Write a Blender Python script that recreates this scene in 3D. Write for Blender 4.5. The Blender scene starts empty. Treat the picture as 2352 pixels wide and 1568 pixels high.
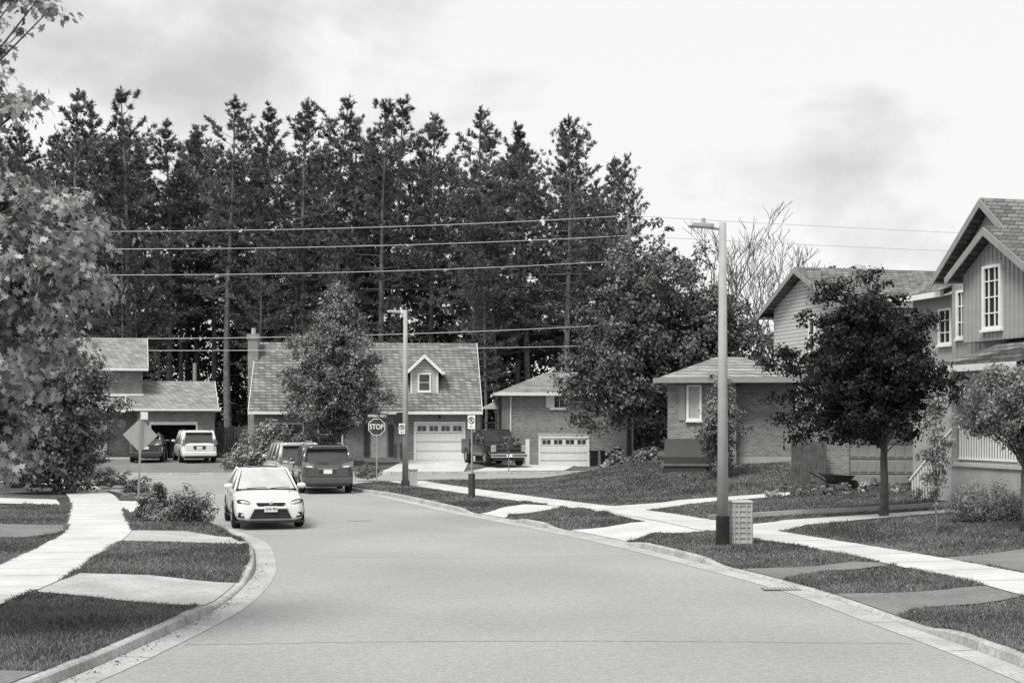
import bpy, math, random, numpy as np
from mathutils import Vector, Matrix
from mathutils.geometry import delaunay_2d_cdt
random.seed(7); RG=np.random.default_rng(7)
scene=bpy.context.scene
scene.view_settings.view_transform='Standard'; scene.view_settings.look='None'; scene.view_settings.exposure=0
EYE=2.77; FOC=3267.0
# ------------------------------------------------------------------ terrain
def sm(a,b,t):
    t=np.clip((np.asarray(t,float)-a)/(b-a),0,1); return t*t*(3-2*t)
APRONS=[(-.85,39.6,1.5),(1.75,33.2,2.0),(4.4,24.6,1.7),(5.0,20.6,1.9),(-4.3,22.3,1.3),(-6.1,32.2,.8)]
def hgt(x,y):
    x=np.asarray(x,float); y=np.asarray(y,float)
    drop=np.zeros_like(x+y)
    for ax,ay,r in APRONS:
        d=np.hypot(x-ax,y-ay); drop=np.maximum(drop,1-sm(r,r+1.2,d))
    d=(x-6.1)*.97+(y-33.5)*.246-1.2
    slope=.06*np.clip(d,0,12)
    mound=.55*sm(47,54,y)*sm(-1,6,x)
    yy=y-.35*np.clip(x,0,99)
    fall=1-sm(57,62,yy)
    far=.24*sm(71,80,yy+.05*np.clip(x,0,99))
    dip=-.72*np.exp(-((x-3.2)/3.4)**2)*sm(75,84,y)*(1-sm(88,96,y))
    return .12*(1-.75*drop)+(slope+mound)*fall+far+dip
def hz(x,y): return float(hgt(x,y))
def sg(u,v):
    """ground point (metres) on a surveyed bearing"""
    z=.12
    for i in range(12):
        D=(EYE-z)*FOC/(v-960.0); x=(u-1176)/FOC*D; z=.5*z+.5*hz(x,D)
    return (x,D)
def wx(u,D): return (u-1176)/FOC*D
def wz(v,D): return EYE-(v-960)/FOC*D
# ------------------------------------------------------------------ materials
def newmat(name):
    m=bpy.data.materials.new(name); m.use_nodes=True
    nt=m.node_tree; b=nt.nodes['Principled BSDF']; return m,nt,b
def g3(c): return (c,c,c,1)
def mat(name,c0,c1=None,scale=3,rough=.8,fine=None,fineamt=.2,bump=0,bscale=40,metal=0,spec=.3,detail=5,dist=.02,coat=0):
    m,nt,b=newmat(name); N=nt.nodes; L=nt.links
    b.inputs['Roughness'].default_value=rough; b.inputs['Metallic'].default_value=metal
    b.inputs['Specular IOR Level'].default_value=spec; b.inputs['Coat Weight'].default_value=coat
    b.inputs['Coat Roughness'].default_value=.05
    if c1 is None: c1=c0
    tc=N.new('ShaderNodeTexCoord')
    n=N.new('ShaderNodeTexNoise'); n.inputs['Scale'].default_value=scale; n.inputs['Detail'].default_value=detail
    L.new(tc.outputs['Object'],n.inputs['Vector'])
    r=N.new('ShaderNodeMapRange'); r.inputs[1].default_value=.3; r.inputs[2].default_value=.7
    r.inputs[3].default_value=c0; r.inputs[4].default_value=c1
    L.new(n.outputs['Fac'],r.inputs[0]); out=r.outputs[0]
    if fine:
        for fs,fa in ((fine,fineamt),(fine*.31,fineamt*.5)):
            n2=N.new('ShaderNodeTexNoise'); n2.inputs['Scale'].default_value=fs; n2.inputs['Detail'].default_value=3
            L.new(tc.outputs['Object'],n2.inputs['Vector'])
            r2=N.new('ShaderNodeMapRange'); r2.inputs[1].default_value=.3; r2.inputs[2].default_value=.7
            r2.inputs[3].default_value=1-fa; r2.inputs[4].default_value=1+fa
            L.new(n2.outputs['Fac'],r2.inputs[0])
            mu=N.new('ShaderNodeMath'); mu.operation='MULTIPLY'; L.new(out,mu.inputs[0]); L.new(r2.outputs[0],mu.inputs[1]); out=mu.outputs[0]
    L.new(out,b.inputs['Base Color'])
    if bump:
        n3=N.new('ShaderNodeTexNoise'); n3.inputs['Scale'].default_value=bscale; n3.inputs['Detail'].default_value=4
        L.new(tc.outputs['Object'],n3.inputs['Vector'])
        bp=N.new('ShaderNodeBump'); bp.inputs['Strength'].default_value=bump; bp.inputs['Distance'].default_value=dist
        L.new(n3.outputs['Fac'],bp.inputs['Height']); L.new(bp.outputs[0],b.inputs['Normal'])
    return m
def coursemat(name,c1,c2,cm,bw,rh,mortar,rough=.85,offset=.5,vertical=False,var=.18):
    m,nt,b=newmat(name); N=nt.nodes; L=nt.links
    b.inputs['Roughness'].default_value=rough; b.inputs['Specular IOR Level'].default_value=.2
    tc=N.new('ShaderNodeTexCoord'); s=N.new('ShaderNodeSeparateXYZ'); L.new(tc.outputs['Object'],s.inputs[0])
    a=N.new('ShaderNodeMath'); a.operation='ADD'; L.new(s.outputs[0],a.inputs[0]); L.new(s.outputs[1],a.inputs[1])
    c=N.new('ShaderNodeCombineXYZ')
    if vertical: L.new(a.outputs[0],c.inputs[1]); L.new(s.outputs[2],c.inputs[0])
    else: L.new(a.outputs[0],c.inputs[0]); L.new(s.outputs[2],c.inputs[1])
    t=N.new('ShaderNodeTexBrick'); L.new(c.outputs[0],t.inputs['Vector'])
    t.offset=offset
    t.inputs['Color1'].default_value=g3(c1); t.inputs['Color2'].default_value=g3(c2); t.inputs['Mortar'].default_value=g3(cm)
    t.inputs['Scale'].default_value=1; t.inputs['Brick Width'].default_value=bw; t.inputs['Row Height'].default_value=rh
    t.inputs['Mortar Size'].default_value=mortar; t.inputs['Mortar Smooth'].default_value=.3
    n=N.new('ShaderNodeTexNoise'); n.inputs['Scale'].default_value=1.1; n.inputs['Detail'].default_value=6
    L.new(tc.outputs['Object'],n.inputs['Vector'])
    r=N.new('ShaderNodeMapRange'); r.inputs[1].default_value=.3; r.inputs[2].default_value=.7; r.inputs[3].default_value=1-var; r.inputs[4].default_value=1+var
    L.new(n.outputs['Fac'],r.inputs[0])
    mx=N.new('ShaderNodeVectorMath'); mx.operation='SCALE'; L.new(t.outputs['Color'],mx.inputs[0]); L.new(r.outputs[0],mx.inputs['Scale'])
    L.new(mx.outputs[0],b.inputs['Base Color'])
    bp=N.new('ShaderNodeBump'); bp.inputs['Strength'].default_value=.5; bp.inputs['Distance'].default_value=.012; bp.invert=True
    L.new(t.outputs['Fac'],bp.inputs['Height']); L.new(bp.outputs[0],b.inputs['Normal'])
    return m
def leafmat(name,lo,hi,trans=.3,cl=.5,spec=.25):
    m,nt,b=newmat(name); N=nt.nodes; L=nt.links
    b.inputs['Roughness'].default_value=.5; b.inputs['Specular IOR Level'].default_value=spec
    geo=N.new('ShaderNodeNewGeometry'); tc=N.new('ShaderNodeTexCoord')
    n=N.new('ShaderNodeTexNoise'); n.inputs['Scale'].default_value=cl; n.inputs['Detail'].default_value=3
    L.new(tc.outputs['Object'],n.inputs['Vector'])
    r0=N.new('ShaderNodeMapRange'); r0.inputs[1].default_value=.3; r0.inputs[2].default_value=.7; r0.inputs[3].default_value=-.4; r0.inputs[4].default_value=.4
    L.new(n.outputs['Fac'],r0.inputs[0])
    ad=N.new('ShaderNodeMath'); ad.operation='ADD'; L.new(geo.outputs['Random Per Island'],ad.inputs[0]); L.new(r0.outputs[0],ad.inputs[1])
    r=N.new('ShaderNodeMapRange'); r.inputs[3].default_value=lo; r.inputs[4].default_value=hi; L.new(ad.outputs[0],r.inputs[0])
    L.new(r.outputs[0],b.inputs['Base Color'])
    tr=N.new('ShaderNodeBsdfTranslucent'); L.new(r.outputs[0],tr.inputs['Color'])
    mx=N.new('ShaderNodeMixShader'); mx.inputs[0].default_value=trans
    L.new(b.outputs[0],mx.inputs[1]); L.new(tr.outputs[0],mx.inputs[2])
    L.new(mx.outputs[0],N['Material Output'].inputs['Surface'])
    return m
M={}
M['asphalt']=mat('asphalt_road',.255,.325,scale=.22,rough=.9,fine=26,fineamt=.17,bump=.5,bscale=60,detail=9,spec=.2)
M['crack']=mat('crack_filler',.18,.23,scale=3)
M['drive']=mat('asphalt_driveway',.14,.20,scale=.8,rough=.9,fine=25,fineamt=.18,bump=.4,bscale=70,spec=.2)
M['concrete']=mat('concrete_walk',.43,.54,scale=.8,rough=.85,fine=20,fineamt=.1,bump=.2,bscale=60)
M['kerb']=mat('concrete_kerb',.26,.42,scale=1.6,rough=.9,fine=18,fineamt=.2,bump=.4,bscale=40)
M['gutter']=mat('concrete_gutter',.30,.42,scale=1.1,rough=.9,fine=18,fineamt=.15,bump=.3,bscale=50)
M['joint']=mat('joint_dirt',.05,.09,scale=9)
M['lawn']=mat('lawn_soil_grass',.06,.15,scale=.6,rough=.95,fine=9,fineamt=.45,bump=1,bscale=18,spec=.1,dist=.06,detail=8)
M['blade']=leafmat('grass_blades',.07,.27,.3,.45,.15)
M['brick']=coursemat('brick_wall',.16,.27,.33,.23,.085,.012)
M['brick2']=coursemat('brick_wall_grey',.15,.25,.34,.23,.085,.012)
M['brickd']=coursemat('brick_wall_dark',.05,.09,.16,.23,.085,.012)
M['shingle']=coursemat('shingle_roof',.13,.26,.05,.36,.17,.02)
M['shingle2']=coursemat('shingle_roof_grey',.19,.33,.08,.36,.13,.016)
M['shingle3']=coursemat('shingle_roof_dark',.10,.21,.04,.33,.13,.014)
M['siding']=coursemat('clapboard_siding',.5,.52,.2,40,.16,.018,var=.04)
M['siding2']=coursemat('board_siding',.32,.35,.3,50,.2,.004,var=.05)
M['trim']=mat('white_trim',.70,.80,rough=.5)
M['trimg']=mat('grey_trim',.24,.3,rough=.6)
M['trimd']=mat('dark_trim',.12,.16,rough=.6)
M['soffit']=mat('soffit',.2,.25,rough=.7)
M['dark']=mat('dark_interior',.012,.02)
M['glassw']=mat('window_glass',.03,.08,scale=1.5,rough=.05,spec=.8)
M['curtain']=mat('curtain',.35,.5,scale=5)
M['doorw']=mat('garage_door_white',.66,.72,rough=.45)
M['doorg']=mat('garage_door_grey',.22,.26,rough=.5)
M['stucco']=mat('stucco_base',.34,.42,scale=2,rough=.9,bump=.2)
M['wood']=mat('fence_wood',.06,.14,scale=4,rough=.9,bump=.3)
M['bark']=mat('bark',.06,.14,scale=5,rough=.95,bump=.6,bscale=12)
M['barkp']=mat('pine_bark',.10,.22,scale=3,rough=.95,bump=.6,bscale=12)
M['barkl']=mat('bark_pale',.16,.26,scale=5,rough=.95,bump=.6,bscale=12)
M['polec']=mat('lamp_pole_concrete',.30,.38,scale=2,rough=.7,fine=30,fineamt=.06)
M['metal']=mat('galvanised_metal',.3,.38,rough=.45,metal=.4)
M['black']=mat('black_plastic',.012,.03,rough=.6)
M['tyre']=mat('tyre_rubber',.015,.03,rough=.85)
M['rim']=mat('alloy_rim',.4,.5,rough=.3,metal=.7)
M['carw']=mat('car_paint_white',.74,.78,rough=.25,spec=.5,coat=.6)
M['card']=mat('car_paint_dark_grey',.07,.08,rough=.25,spec=.6,coat=1,metal=.3)
M['cars']=mat('car_paint_silver',.5,.54,rough=.3,metal=.3,coat=.6)
M['carb']=mat('car_paint_black',.010,.013,rough=.3,spec=.4,coat=.4)
M['cglass']=mat('car_glass',.03,.05,rough=.04,spec=1)
M['cglassl']=mat('car_windscreen',.36,.52,scale=2,rough=.08,spec=1)
M['lampl']=mat('headlamp_lens',.5,.7,scale=20,rough=.1,metal=.5,spec=1)
M['lampr']=mat('tail_lamp_lens',.16,.26,scale=12,rough=.15,spec=.8)
M['chrome']=mat('chrome',.6,.7,rough=.15,metal=1)
M['signw']=mat('sign_white',.75,.8,rough=.5)
M['signd']=mat('sign_dark',.05,.06,rough=.5)
M['signk']=mat('sign_black',.02,.02,rough=.5)
M['signg']=mat('sign_back',.38,.44,scale=6,rough=.5,metal=.2)
M['wire']=mat('cable',.5,.55,rough=.5)
M['plast']=mat('beige_plastic',.38,.45,rough=.6)
M['pine']=leafmat('pine_needles',.03,.26,.25,.5,.3)
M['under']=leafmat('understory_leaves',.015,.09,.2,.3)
M['mapleM']=leafmat('maple_leaves',.03,.36,.28,.9)
M['mapleD']=leafmat('crimson_maple_leaves',.008,.036,.15,1.0,.2)
M['mapleL']=leafmat('silver_maple_leaves',.05,.55,.35,1.1)
M['mapleB']=leafmat('big_maple_leaves',.02,.25,.25,.5)
M['shrubL']=leafmat('light_shrub_leaves',.10,.42,.3,1.5)
M['shrubM']=leafmat('shrub_leaves',.04,.27,.3,1.5)
M['shrubD']=leafmat('dark_shrub_leaves',.02,.11,.2,1.5)
M['flower']=leafmat('flower_petals',.3,.7,.3,1)
# ------------------------------------------------------------------ mesh helpers
def link(o,par=None):
    scene.collection.objects.link(o)
    if par is not None: o.parent=par
    return o
def empty(name,loc=(0,0,0),rz=0):
    o=bpy.data.objects.new(name,None); o.location=loc; o.rotation_euler=(0,0,rz); o.empty_display_size=.3
    return link(o)
def obj(name,V,Fc,m,par=None,smooth=False):
    me=bpy.data.meshes.new(name); me.from_pydata([tuple(v) for v in V],[],[tuple(f) for f in Fc]); me.update()
    ms=m if isinstance(m,list) else [m]
    for k in ms: me.materials.append(k)
    if smooth:
        me.polygons.foreach_set('use_smooth',[True]*len(me.polygons))
    return link(bpy.data.objects.new(name,me),par)
def boxvf(x0,x1,y0,y1,z0,z1):
    V=[(x0,y0,z0),(x1,y0,z0),(x1,y1,z0),(x0,y1,z0),(x0,y0,z1),(x1,y0,z1),(x1,y1,z1),(x0,y1,z1)]
    return V,[(0,3,2,1),(4,5,6,7),(0,1,5,4),(1,2,6,5),(2,3,7,6),(3,0,4,7)]
def box(name,x0,x1,y0,y1,z0,z1,m,par=None,bev=0):
    V,Fc=boxvf(x0,x1,y0,y1,z0,z1); o=obj(name,V,Fc,m,par)
    if bev:
        b=o.modifiers.new('b','BEVEL'); b.width=bev; b.segments=2
    return o
class MB:
    def __init__(s): s.V=[]; s.F=[]
    def add(s,V,Fc):
        k=len(s.V); s.V+=list(V); s.F+=[tuple(i+k for i in f) for f in Fc]
    def box(s,*a): s.add(*boxvf(*a))
    def tube(s,pts,rad,n=6,cap=True):
        pts=[Vector(p) for p in pts]; V=[];Fc=[]
        for i,p in enumerate(pts):
            d=(pts[min(i+1,len(pts)-1)]-pts[max(i-1,0)])
            if d.length<1e-6: d=Vector((0,0,1))
            d.normalize()
            a=Vector((1,0,0)) if abs(d.z)>=.95 else d.cross(Vector((0,0,1)))
            a=(a-d*a.dot(d)).normalized(); b=d.cross(a)
            for k in range(n):
                t=2*math.pi*k/n; V.append(p+(a*math.cos(t)+b*math.sin(t))*rad[i])
        for i in range(len(pts)-1):
            for k in range(n):
                Fc.append((i*n+k,i*n+(k+1)%n,(i+1)*n+(k+1)%n,(i+1)*n+k))
        if cap: Fc.append(tuple(range(n-1,-1,-1))); Fc.append(tuple((len(pts)-1)*n+k for k in range(n)))
        s.add(V,Fc)
    def make(s,name,m,par=None,smooth=False): return obj(name,s.V,s.F,m,par,smooth)
def prism(name,pts,a0,a1,m,par=None,axis='y'):
    n=len(pts)
    if axis=='y': V=[(p[0],a0,p[1]) for p in pts]+[(p[0],a1,p[1]) for p in pts]
    elif axis=='x': V=[(a0,p[0],p[1]) for p in pts]+[(a1,p[0],p[1]) for p in pts]
    else: V=[(p[0],p[1],a0) for p in pts]+[(p[0],p[1],a1) for p in pts]
    Fc=[tuple(range(n)),tuple(range(2*n-1,n-1,-1))]+[(i,n+i,n+(i+1)%n,(i+1)%n) for i in range(n)]
    return obj(name,V,Fc,m,par)
def npmesh(name,V,nper,m,par=None):
    V=np.asarray(V,dtype=np.float32).reshape(-1,3); N=len(V)//nper
    me=bpy.data.meshes.new(name); me.vertices.add(len(V)); me.vertices.foreach_set('co',V.ravel())
    me.loops.add(len(V)); me.loops.foreach_set('vertex_index',np.arange(len(V),dtype=np.int32))
    me.polygons.add(N); me.polygons.foreach_set('loop_start',np.arange(0,len(V),nper,dtype=np.int32))
    try: me.polygons.foreach_set('loop_total',np.full(N,nper,dtype=np.int32))
    except Exception: pass
    me.materials.append(m); me.update(calc_edges=True); me.validate()
    return me
def nrm(a): return a/np.maximum(np.linalg.norm(a,axis=1,keepdims=True),1e-9)
def leafquads(C,Nn,size,aspect=.6,rng=RG):
    n=len(C); Nn=nrm(Nn); d=nrm(np.cross(Nn,rng.normal(size=(n,3)))); s=np.cross(Nn,d)
    L=(size*rng.uniform(.6,1.3,n))[:,None]; W=L*aspect
    fold=Nn*L*.12
    V=np.stack([C-d*L/2,C+s*W/2+fold,C+d*L/2,C-s*W/2+fold],1)
    return V.reshape(-1,3)
LOBE=[(0,-.5),(.13,-.18),(.42,-.30),(.28,-.02),(.5,.18),(.2,.16),(.16,.34),(0,.55),(-.16,.34),(-.2,.16),(-.5,.18),(-.28,-.02),(-.42,-.30),(-.13,-.18)]
def leaflobes(C,Nn,size,rng=RG):
    n=len(C); Nn=nrm(Nn); d=nrm(np.cross(Nn,rng.normal(size=(n,3)))); s=np.cross(Nn,d)
    L=(size*rng.uniform(.7,1.25,n))[:,None]
    return np.stack([C+s*L*a+d*L*b+Nn*L*(.18*abs(a)) for a,b in LOBE],1).reshape(-1,3)
def inpoly(px,py,poly):
    inside=np.zeros(px.shape,bool); n=len(poly); j=n-1
    for i in range(n):
        xi,yi=poly[i]; xj,yj=poly[j]
        if yi!=yj:
            c=((yi>py)!=(yj>py))&(px<(xj-xi)*(py-yi)/(yj-yi)+xi); inside^=c
        j=i
    return inside
def drape(name,poly,off,m,step=.9,par=None,act=(-36,36,0,98),flat=None,clip=False):
    P=[]
    n=len(poly)
    for i in range(n):
        a=Vector(poly[i]); b=Vector(poly[(i+1)%n]); L=(b-a).length
        k=max(1,min(int(L/step),140)) if L<260 else 1
        for t in range(k): P.append(a+(b-a)*t/k)
    nb=len(P)
    xs=[p.x for p in P]; ys=[p.y for p in P]
    x0,x1=max(min(xs),act[0]),min(max(xs),act[1]); y0,y1=max(min(ys),act[2]),min(max(ys),act[3])
    if flat is None and x1>x0 and y1>y0:
        gx,gy=np.meshgrid(np.arange(x0+step/2,x1,step),np.arange(y0+step/2,y1,step)); gx=gx.ravel(); gy=gy.ravel()
        ins=inpoly(gx,gy,[tuple(p) for p in P]); P+=[Vector((a,b)) for a,b in zip(gx[ins],gy[ins])]
    edges=[(i,(i+1)%nb) for i in range(nb)]
    if clip:
        for LL in (LKo,RKo,FKo):
            k0=len(P); sel=[p for p in LL if x0-2<p.x<x1+2 and y0-2<p.y<y1+2]
            P+=sel; edges+=[(k0+i,k0+i+1) for i in range(len(sel)-1) if (sel[i+1]-sel[i]).length<1.5]
    r=delaunay_2d_cdt(P,edges,[],0,1e-4)
    V2=r[0]; F2=[f for f in r[2]]
    cx=np.array([sum(V2[i][0] for i in f)/len(f) for f in F2]); cy=np.array([sum(V2[i][1] for i in f)/len(f) for f in F2])
    ok=inpoly(cx,cy,[tuple(p) for p in P[:nb]])
    if clip: ok&=~inroad(cx,cy)
    vx=np.array([v[0] for v in V2]); vy=np.array([v[1] for v in V2])
    z=(hgt(vx,vy)+off) if flat is None else np.full(len(vx),flat)
    Fk=[]
    for f,k in zip(F2,ok):
        if not k: continue
        a,b,c=[V2[i] for i in f[:3]]
        Fk.append(f if (b-a).cross(c-a)>0 else list(reversed(f)))
    return obj(name,list(zip(vx,vy,z)),Fk,m,par,smooth=True)
def smooth_line(pts,step=.5):
    out=[]; P=[Vector(p) for p in pts]
    for i in range(len(P)-1):
        p0=P[max(i-1,0)];p1=P[i];p2=P[i+1];p3=P[min(i+2,len(P)-1)]
        k=max(1,int((p2-p1).length/step))
        for j in range(k):
            t=j/k
            out.append(.5*((2*p1)+(-p0+p2)*t+(2*p0-5*p1+4*p2-p3)*t*t+(-p0+3*p1-3*p2+p3)*t**3))
    out.append(P[-1]); return out
def offset_line(L,d):
    out=[]
    for i,p in enumerate(L):
        t=(L[min(i+1,len(L)-1)]-L[max(i-1,0)]).normalized()
        out.append(p+Vector((t.y,-t.x))*d)
    return out
# ------------------------------------------------------------------ ground, roads
LK=smooth_line([(-6.0,-6),(-5.5,6),(-4.95,13),(-4.55,16.5),(-4.28,20.6),(-4.5,24.5),(-4.98,27.6),(-5.85,31.6),(-6.95,34.4),(-8.6,38.4),(-10.4,43),(-12.7,48),(-15.4,53),(-19,57),(-25,59.5),(-60,61)])
RK=smooth_line([(6.4,-6),(6.1,8),(5.65,15.6),(5.2,19.3),(4.75,22.6),(3.85,26.2),(2.25,31.8),(-.2,38.5),(-1.25,41.1),(-4.25,50.0),(-5.7,53.0),(-6.4,55.5),(-6.0,58.3),(-3.8,60.6),(0,62),(10,66),(60,86)])
FK=smooth_line([(-60,68.3),(-20,69),(0,70.4),(10,74),(60,94)])
roadpoly=[tuple(p) for p in LK]+[(-60,68.3)]+[tuple(p) for p in FK[1:]]+[tuple(p) for p in reversed(RK)]
KO=.16
LKo=offset_line(LK,-KO); RKo=offset_line(RK,KO); FKo=offset_line(FK,-KO)
def inroad(x,y):
    rp=[tuple(p) for p in LKo]+[(-60,68.5)]+[tuple(p) for p in FK[1:]]+[tuple(p) for p in reversed(RKo)]
    return inpoly(x,y,rp)
drape('road',roadpoly,0,M['asphalt'],step=1.5,flat=0.0)
box('ground',-2500,2500,-300,4000,-1.2,-1.0,M['lawn'])
lawn=empty('lawn')
drape('lawn_west',[tuple(p) for p in LKo]+[(-160,61),(-160,-6)],0,M['lawn'],par=lawn,step=.55)
drape('lawn_east',[tuple(p) for p in RKo]+[(160,126),(160,-6)],0,M['lawn'],par=lawn,step=.55)
drape('lawn_north',[tuple(p) for p in FKo]+[(160,134),(160,420),(-260,420),(-260,68)],0,M['lawn'],par=lawn)
e=empty('road_seam')
def crack(pts,w=.012,seed=0):
    r=random.Random(seed); L=smooth_line(pts,.25); mb=MB(); L=[p+Vector((r.uniform(-.025,.025),r.uniform(-.03,.03))) for p in L]
    a=offset_line(L,w);b=offset_line(L,-w)
    for i in range(len(L)-1): mb.add([(a[i].x,a[i].y,.004),(a[i+1].x,a[i+1].y,.004),(b[i+1].x,b[i+1].y,.004),(b[i].x,b[i].y,.004)],[(0,1,2,3)])
    mb.make('seam',M['crack'],e)
crack([(-4.0,17.4),(0,17.7),(4.9,17.5)],.009,1); crack([(-4,28.5),(-1,28.2),(2.8,28.8)],.008,3)
kerb=empty('kerb')
def kerbrun(L,side,name):
    mk=MB(); mg=MB(); n=len(L)
    a=offset_line(L,0); b=offset_line(L,side*KO); g=offset_line(L,-side*.38)
    for i in range(n-1):
        gap=.022 if i%5==4 else 0
        for (P,Q,mb,kind) in ((a,b,mk,0),(a,g,mg,1)):
            p0,p1=P[i],P[i+1]; q0,q1=Q[i],Q[i+1]
            if gap:
                L1=(p1-p0).length; t=max(0,1-gap/L1); p1=p0+(p1-p0)*t; q1=q0+(q1-q0)*t
            if kind==0:
                def hh(p): return hz(p.x,p.y)+.012
                fo=(q0-p0)*.18; f1=(q1-p1)*.18
                V=[(p0.x,p0.y,-.02),(p1.x,p1.y,-.02),(p1.x+f1.x,p1.y+f1.y,hh(p1)-.02),(p0.x+fo.x,p0.y+fo.y,hh(p0)-.02),
                   (p1.x+2*f1.x,p1.y+2*f1.y,hh(p1)),(p0.x+2*fo.x,p0.y+2*fo.y,hh(p0)),(q1.x,q1.y,hh(q1)),(q0.x,q0.y,hh(q0)),(q1.x,q1.y,-.1),(q0.x,q0.y,-.1)]
                Fc=[(0,1,2,3),(3,2,4,5),(5,4,6,7),(7,6,8,9),(0,3,5,7,9),(1,8,6,4,2)]
            else:
                V=[(p0.x,p0.y,.012),(p1.x,p1.y,.012),(q1.x,q1.y,.006),(q0.x,q0.y,.006)]; Fc=[(0,1,2,3)] if side<0 else [(3,2,1,0)]
            mb.add(V,Fc)
    mk.make(name+'_kerb',M['kerb'],kerb); mg.make(name+'_gutter',M['gutter'],kerb)
kerbrun(LK,-1,'west'); kerbrun(RK,1,'east'); kerbrun(FK,-1,'north')
PAVED=[]
def pave(name,pts,m,off=.022,ground=True,step=.4):
    P=[sg(*p) for p in pts] if ground else pts
    PAVED.append(P); return drape(name,P,off,m,step=step,clip=True)
pave('driveway',[(1060,1186),(1205,1159),(1300,1163),(1262,1171),(1170,1182),(1140,1203)],M['concrete'])
pave('driveway',[(1285,1226),(1300,1219),(1480,1199),(1400,1180),(1380,1165),(1560,1149),(1815,1131),(1815,1139),(1580,1158),(1455,1176),(1640,1199),(1740,1222),(1500,1225),(1400,1252)],M['concrete'])
pave('garden_path',[(1700,1208),(1800,1196),(2000,1183),(2200,1170),(2206,1176),(2000,1193),(1850,1207),(1790,1222)],M['concrete'],off=.027)
pave('driveway',[(1640,1318),(1665,1309),(1960,1291),(2090,1297),(1900,1312),(1815,1326),(1770,1350)],M['drive'])
pave('driveway',[(2150,1283),(2352,1262),(2600,1270),(2600,1330),(2352,1314)],M['drive'])
pave('driveway',[(1850,1376),(1872,1366),(2270,1347),(2352,1350),(2600,1380),(2600,1420),(2352,1370),(2100,1399),(2020,1440)],M['drive'])
pave('driveway',[(70,1360),(185,1318),(556,1341),(600,1368),(540,1410),(505,1396)],M['gutter'])
pave('driveway',[(262,1243),(290,1219),(430,1221),(532,1235),(580,1252),(400,1246)],M['gutter'])
pave('driveway',[(-300,1200),(150,1207),(150,1223),(60,1235),(-300,1240)],M['drive'])
pave('driveway',[(-400,1536),(120,1545),(230,1520),(210,1570),(60,1620),(-400,1620)],M['drive'])
pave('garden_path',[(-200,1138),(130,1148),(140,1160),(-200,1152)],M['concrete'])
pave('garden_path',[(245,1150),(312,1152),(330,1165),(300,1178)],M['concrete'])
pave('driveway',[(-23,83.5),(-17,83.5),(-14,69.3),(-21,69.05)],M['drive'],ground=False)
pave('driveway',[(-5.8,82.5),(-2.4,82.5),(-2.4,70.2),(-6.6,69.8)],M['concrete'],ground=False)
pave('driveway',[(1.4,86.5),(4.9,86.5),(2.6,71.5),(-2.2,70.3)],M['concrete'],ground=False)
pave('garden_path',[(-8.2,79.6),(-5.8,79.6),(-5.8,78.4),(-8.2,78.4)],M['concrete'],ground=False)
EDGES=[(LKo,-1),(RKo,1)]
def sidewalk(name,pts,w=1.5):
    L=smooth_line(pts,.5); a=offset_line(L,w/2); b=offset_line(L,-w/2); EDGES.append((a,1)); EDGES.append((b,-1))
    PAVED.append([tuple(p) for p in a]+[tuple(p) for p in reversed(b)])
    par=empty(name); ms=MB(); mj=MB()
    for i in range(len(L)-1):
        for off,mb,gap in ((.034,ms,.03 if i%3==2 else 0),(.018,mj,0)):
            t=1-gap/.5
            P=[a[i],a[i]+(a[i+1]-a[i])*t,b[i]+(b[i+1]-b[i])*t,b[i]]
            V=[];k=3
            for e_ in (0,1):
                for j in range(k+1):
                    p=(P[0]+(P[3]-P[0])*j/k) if e_==0 else (P[1]+(P[2]-P[1])*j/k)
                    V.append((p.x,p.y,hz(p.x,p.y)+off))
            mb.add(V,[(j,j+k+1,j+k+2,j+1) for j in range(k)])
    ms.make('slabs',M['concrete'],par); mj.make('joints',M['joint'],par)
sidewalk('sidewalk',[(-7.8,-2),(-7.9,15),(-8.05,22.5),(-8.5,26),(-9.5,32.5),(-10.8,37),(-14.2,48),(-18.6,59.0)])
sidewalk('sidewalk',[(9.8,0),(9.2,15),(8.2,22.4),(7.25,27.0),(5.8,31.8),(4.9,34.9),(3.6,39.2),(1.6,43.7),(-.5,48.6),(-3.5,56.5),(-4.4,59.4)])
# grass blades
n=1900000
gx=RG.uniform(-15,16,n); gy=RG.uniform(13.5,62,n)
keep=(np.abs(gx)<gy*.385)&(RG.random(n)<np.minimum(1,(24/gy)**1.3)); gx=gx[keep];gy=gy[keep]
bad=inroad(gx,gy)
for P in PAVED: bad|=inpoly(gx,gy,P)
gx=gx[~bad];gy=gy[~bad]; tall=np.ones(len(gx))
ex_=[];ey_=[]
for Ls,sd in EDGES:
    A_=np.array([tuple(p) for p in Ls]); A_=A_[(A_[:,1]>12)&(A_[:,1]<45)]
    k=len(A_)*150; i0=RG.integers(0,len(A_)-1,k); t=RG.random(k)[:,None]; Pm=A_[i0]*(1-t)+A_[i0+1]*t
    T=A_[i0+1]-A_[i0]; T/=np.linalg.norm(T,axis=1,keepdims=True); lat=np.abs(RG.normal(0,.03,k))-.012
    clump=(np.sin(i0*1.7)+np.sin(i0*.61+2)+1.2)>0
    ex_.append((Pm[:,0]+T[:,1]*sd*lat)[clump]); ey_.append((Pm[:,1]-T[:,0]*sd*lat)[clump])
ex_=np.concatenate(ex_); ey_=np.concatenate(ey_); bad=np.zeros(len(ex_),bool)
for P in PAVED[:16]: bad|=inpoly(ex_,ey_,P)
ex_=ex_[~bad];ey_=ey_[~bad]
gx=np.concatenate([gx,ex_]);gy=np.concatenate([gy,ey_]);tall=np.concatenate([tall,np.full(len(ex_),1.35)])
n=len(gx); gz=hgt(gx,gy)
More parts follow.
